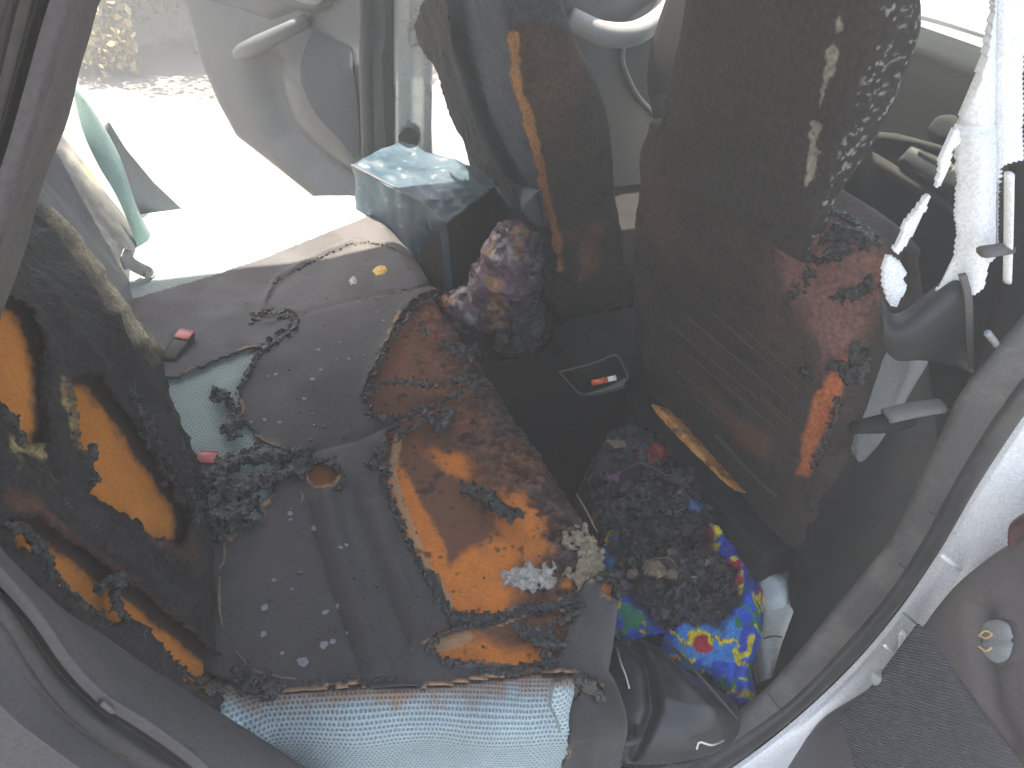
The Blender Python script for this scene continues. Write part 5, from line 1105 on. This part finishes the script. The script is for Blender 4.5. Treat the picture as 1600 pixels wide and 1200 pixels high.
for i in range(22):                               # loose flakes of melted plastic on the heap
    u, v = rng.uniform(955, 1150), rng.uniform(770, 930)
    cx_ = np.array([u, v]); k = rng.uniform(5, 14); a0_ = rng.uniform(0, 6.28)
    pol = [tuple(cx_+k*rng.uniform(0.5, 1.0)*np.array([math.cos(a0_+j*1.05), math.sin(a0_+j*1.05)])) for j in range(6)]
    mt = [MATS['char'], MATS['melt_dark'], MATS['char'], MATS['shred'], MATS['plastic_dark']][i % 5]
    o = relief('flake', pol, Plane(pd.o+pd.n*(0.05+0.02*rng.random()), pd.n+rng.normal(size=3)*0.35), pillow(0.004, 0.004, 0.006, 70), mt, dh_, res=0.0025, thick=0.003, jag=0.0012)

M('film_grey', (0.10, 0.10, 0.105), rough=0.25, var=0.5, vs=40, bump=0.8, bs=60, bdist=0.006, spec=0.6)
M('film_blue', (0.03, 0.07, 0.22), rough=0.4, var=0.5, vs=40, bump=0.8, bs=60, bdist=0.006)
M('film_violet', (0.14, 0.06, 0.12), rough=0.35, var=0.5, vs=40, bump=0.8, bs=60, bdist=0.006)
for i in range(16):                               # bigger crumpled sheets of film and rag
    u, v = [(975, 800), (1010, 765), (1045, 800), (1085, 790), (1000, 845), (1055, 850), (1095, 865), (1020, 890), (1070, 905), (1120, 915), (985, 880), (1040, 935), (1100, 945), (960, 745), (1065, 745), (1135, 800)][i]
    k = rng.uniform(13, 26); a0_ = rng.uniform(0, 6.28)
    pol = [(u+k*rng.uniform(0.4, 1.1)*math.cos(a0_+j*0.8), v+k*rng.uniform(0.3, 0.8)*math.sin(a0_+j*0.8)) for j in range(8)]
    mt = [MATS['film_grey'], MATS['rag_shiny'], MATS['melt_dark'], MATS['film_blue'], MATS['rag_shiny'], MATS['film_violet'], MATS['plastic_dark'], MATS['shred']][i % 8]
    relief('crumpled_sheet', pol, Plane(pd.o+pd.n*(0.055+0.02*rng.random()), pd.n+rng.normal(size=3)*0.45), pillow(0.006, 0.006, 0.022, 45, True, i), mt, dh_, res=0.0024, thick=0.003, jag=0.002, seed=i)
for p in ([(955, 770), (990, 755), (1030, 775)], [(1040, 830), (1080, 815), (1110, 835)], [(990, 905), (1030, 900), (1050, 925)]):
    tube('wire', on(pd, [q_+(0.075,) for q_ in p], 0), 0.0009, MATS['metal_dull'], dh_, n=6)

# --- pale plastic box with a moulded cup, and its torn cover
pb_ = thing('plastic_box', 'pale grey plastic box with rounded corner beside the printed cloth', 'box', (0.85, 0.0, -0.3))
px_ = Plane((0.86, 0.02, -0.22), (-0.2, -0.35, 1))
relief('box_lid', [(1160, 858), (1172, 850), (1225, 885), (1248, 912), (1246, 940), (1222, 1005), (1206, 1058), (1196, 1062), (1188, 1000), (1188, 920)], px_, pillow(0.01, 0.006), M('pale_green', (0.36, 0.38, 0.34), rough=0.5, var=0.15, vs=15, dirt=(0.12, 0.11, 0.1), dirt_s=12, dirt_t=(0.5, 0.75)), pb_, res=0.004, thick=0.06)
relief('moulded_cup', spoly([(1182, 900), (1200, 892), (1226, 900), (1234, 922), (1226, 948), (1205, 954), (1192, 945)], 50), Plane(px_.o+px_.n*0.008, px_.n), pillow(0.03, 0.012), M('pale_blue', (0.45, 0.52, 0.52), rough=0.35, var=0.08, vs=15), pb_, res=0.003)
tube('box_joint', on(px_, [(1190, 1000, 0.012), (1205, 996, 0.012), (1218, 998, 0.012)], 0), 0.0015, MATS['rubber'], pb_, n=6)

# --- ash lumps and char lying on the seat
def ash(label, path, size, spread, mat, seed, name='ash_lump'):
    o = crust(name, path, BV_F0, size, mat, None, spread, 1.6, seed, 2, 0.5); del o['kind']
    o.modifiers[0].voxel_size = 0.0016
    return tag(o, label, 'ash', 'ash lumps on the seat')
BV_F0 = bvh_of(foamP.reshape(C0.shape))
ash('white crumbly ash lump on the orange seat foam', [(798, 912), (812, 905), (828, 905), (848, 903), (858, 910)], 0.011, 4.2, MATS['ash'], 41)
ash('tall tan ash lump at the front corner of the seat', [(896, 842), (912, 852), (926, 866), (918, 885), (912, 905), (914, 925)], 0.012, 4.6, MATS['ash_tan'], 43)
ash('small white ash patch at the foot of the tan ash lump', [(900, 936), (912, 940), (922, 936)], 0.0075, 3.2, MATS['ash'], 44)
o = relief('charred_rag', [(900, 1062), (925, 1052), (942, 1070), (940, 1090), (920, 1098), (905, 1085)], Plane(at(920, 1075, 'z', -0.05), (0, -0.5, 1)), pillow(0.02, 0.008, 0.01, 50, True), MATS['char_dull'], None, res=0.0025, thick=0.02, jag=0.003)
tag(o, 'charred rag end at the near front corner of the seat', 'rag')

# ================================================================== even haze added for the pale veil, partly lens glare
bm = bmesh.new(); bmesh.ops.create_cube(bm, size=1.0)
for v in bm.verts: v.co = Vector((v.co.x*44, v.co.y*44, -1.6 if v.co.z < 0 else 1.25))
hz = bpy.data.materials.new('haze'); hz.use_nodes = True; t = hz.node_tree
t.nodes.remove(t.nodes['Principled BSDF']); pv = t.nodes.new('ShaderNodeVolumePrincipled')
pv.inputs['Color'].default_value = (0.92, 0.95, 1.0, 1); pv.inputs['Density'].default_value = 0.05; pv.inputs['Anisotropy'].default_value = 0.45
t.links.new(pv.outputs[0], t.nodes['Material Output'].inputs['Volume'])
o = bm_obj('haze', bm, hz, None, False); o['kind'] = 'stuff'; o['label'] = 'thin pale haze added for the milky veil, partly lens glare'; o['category'] = 'haze'
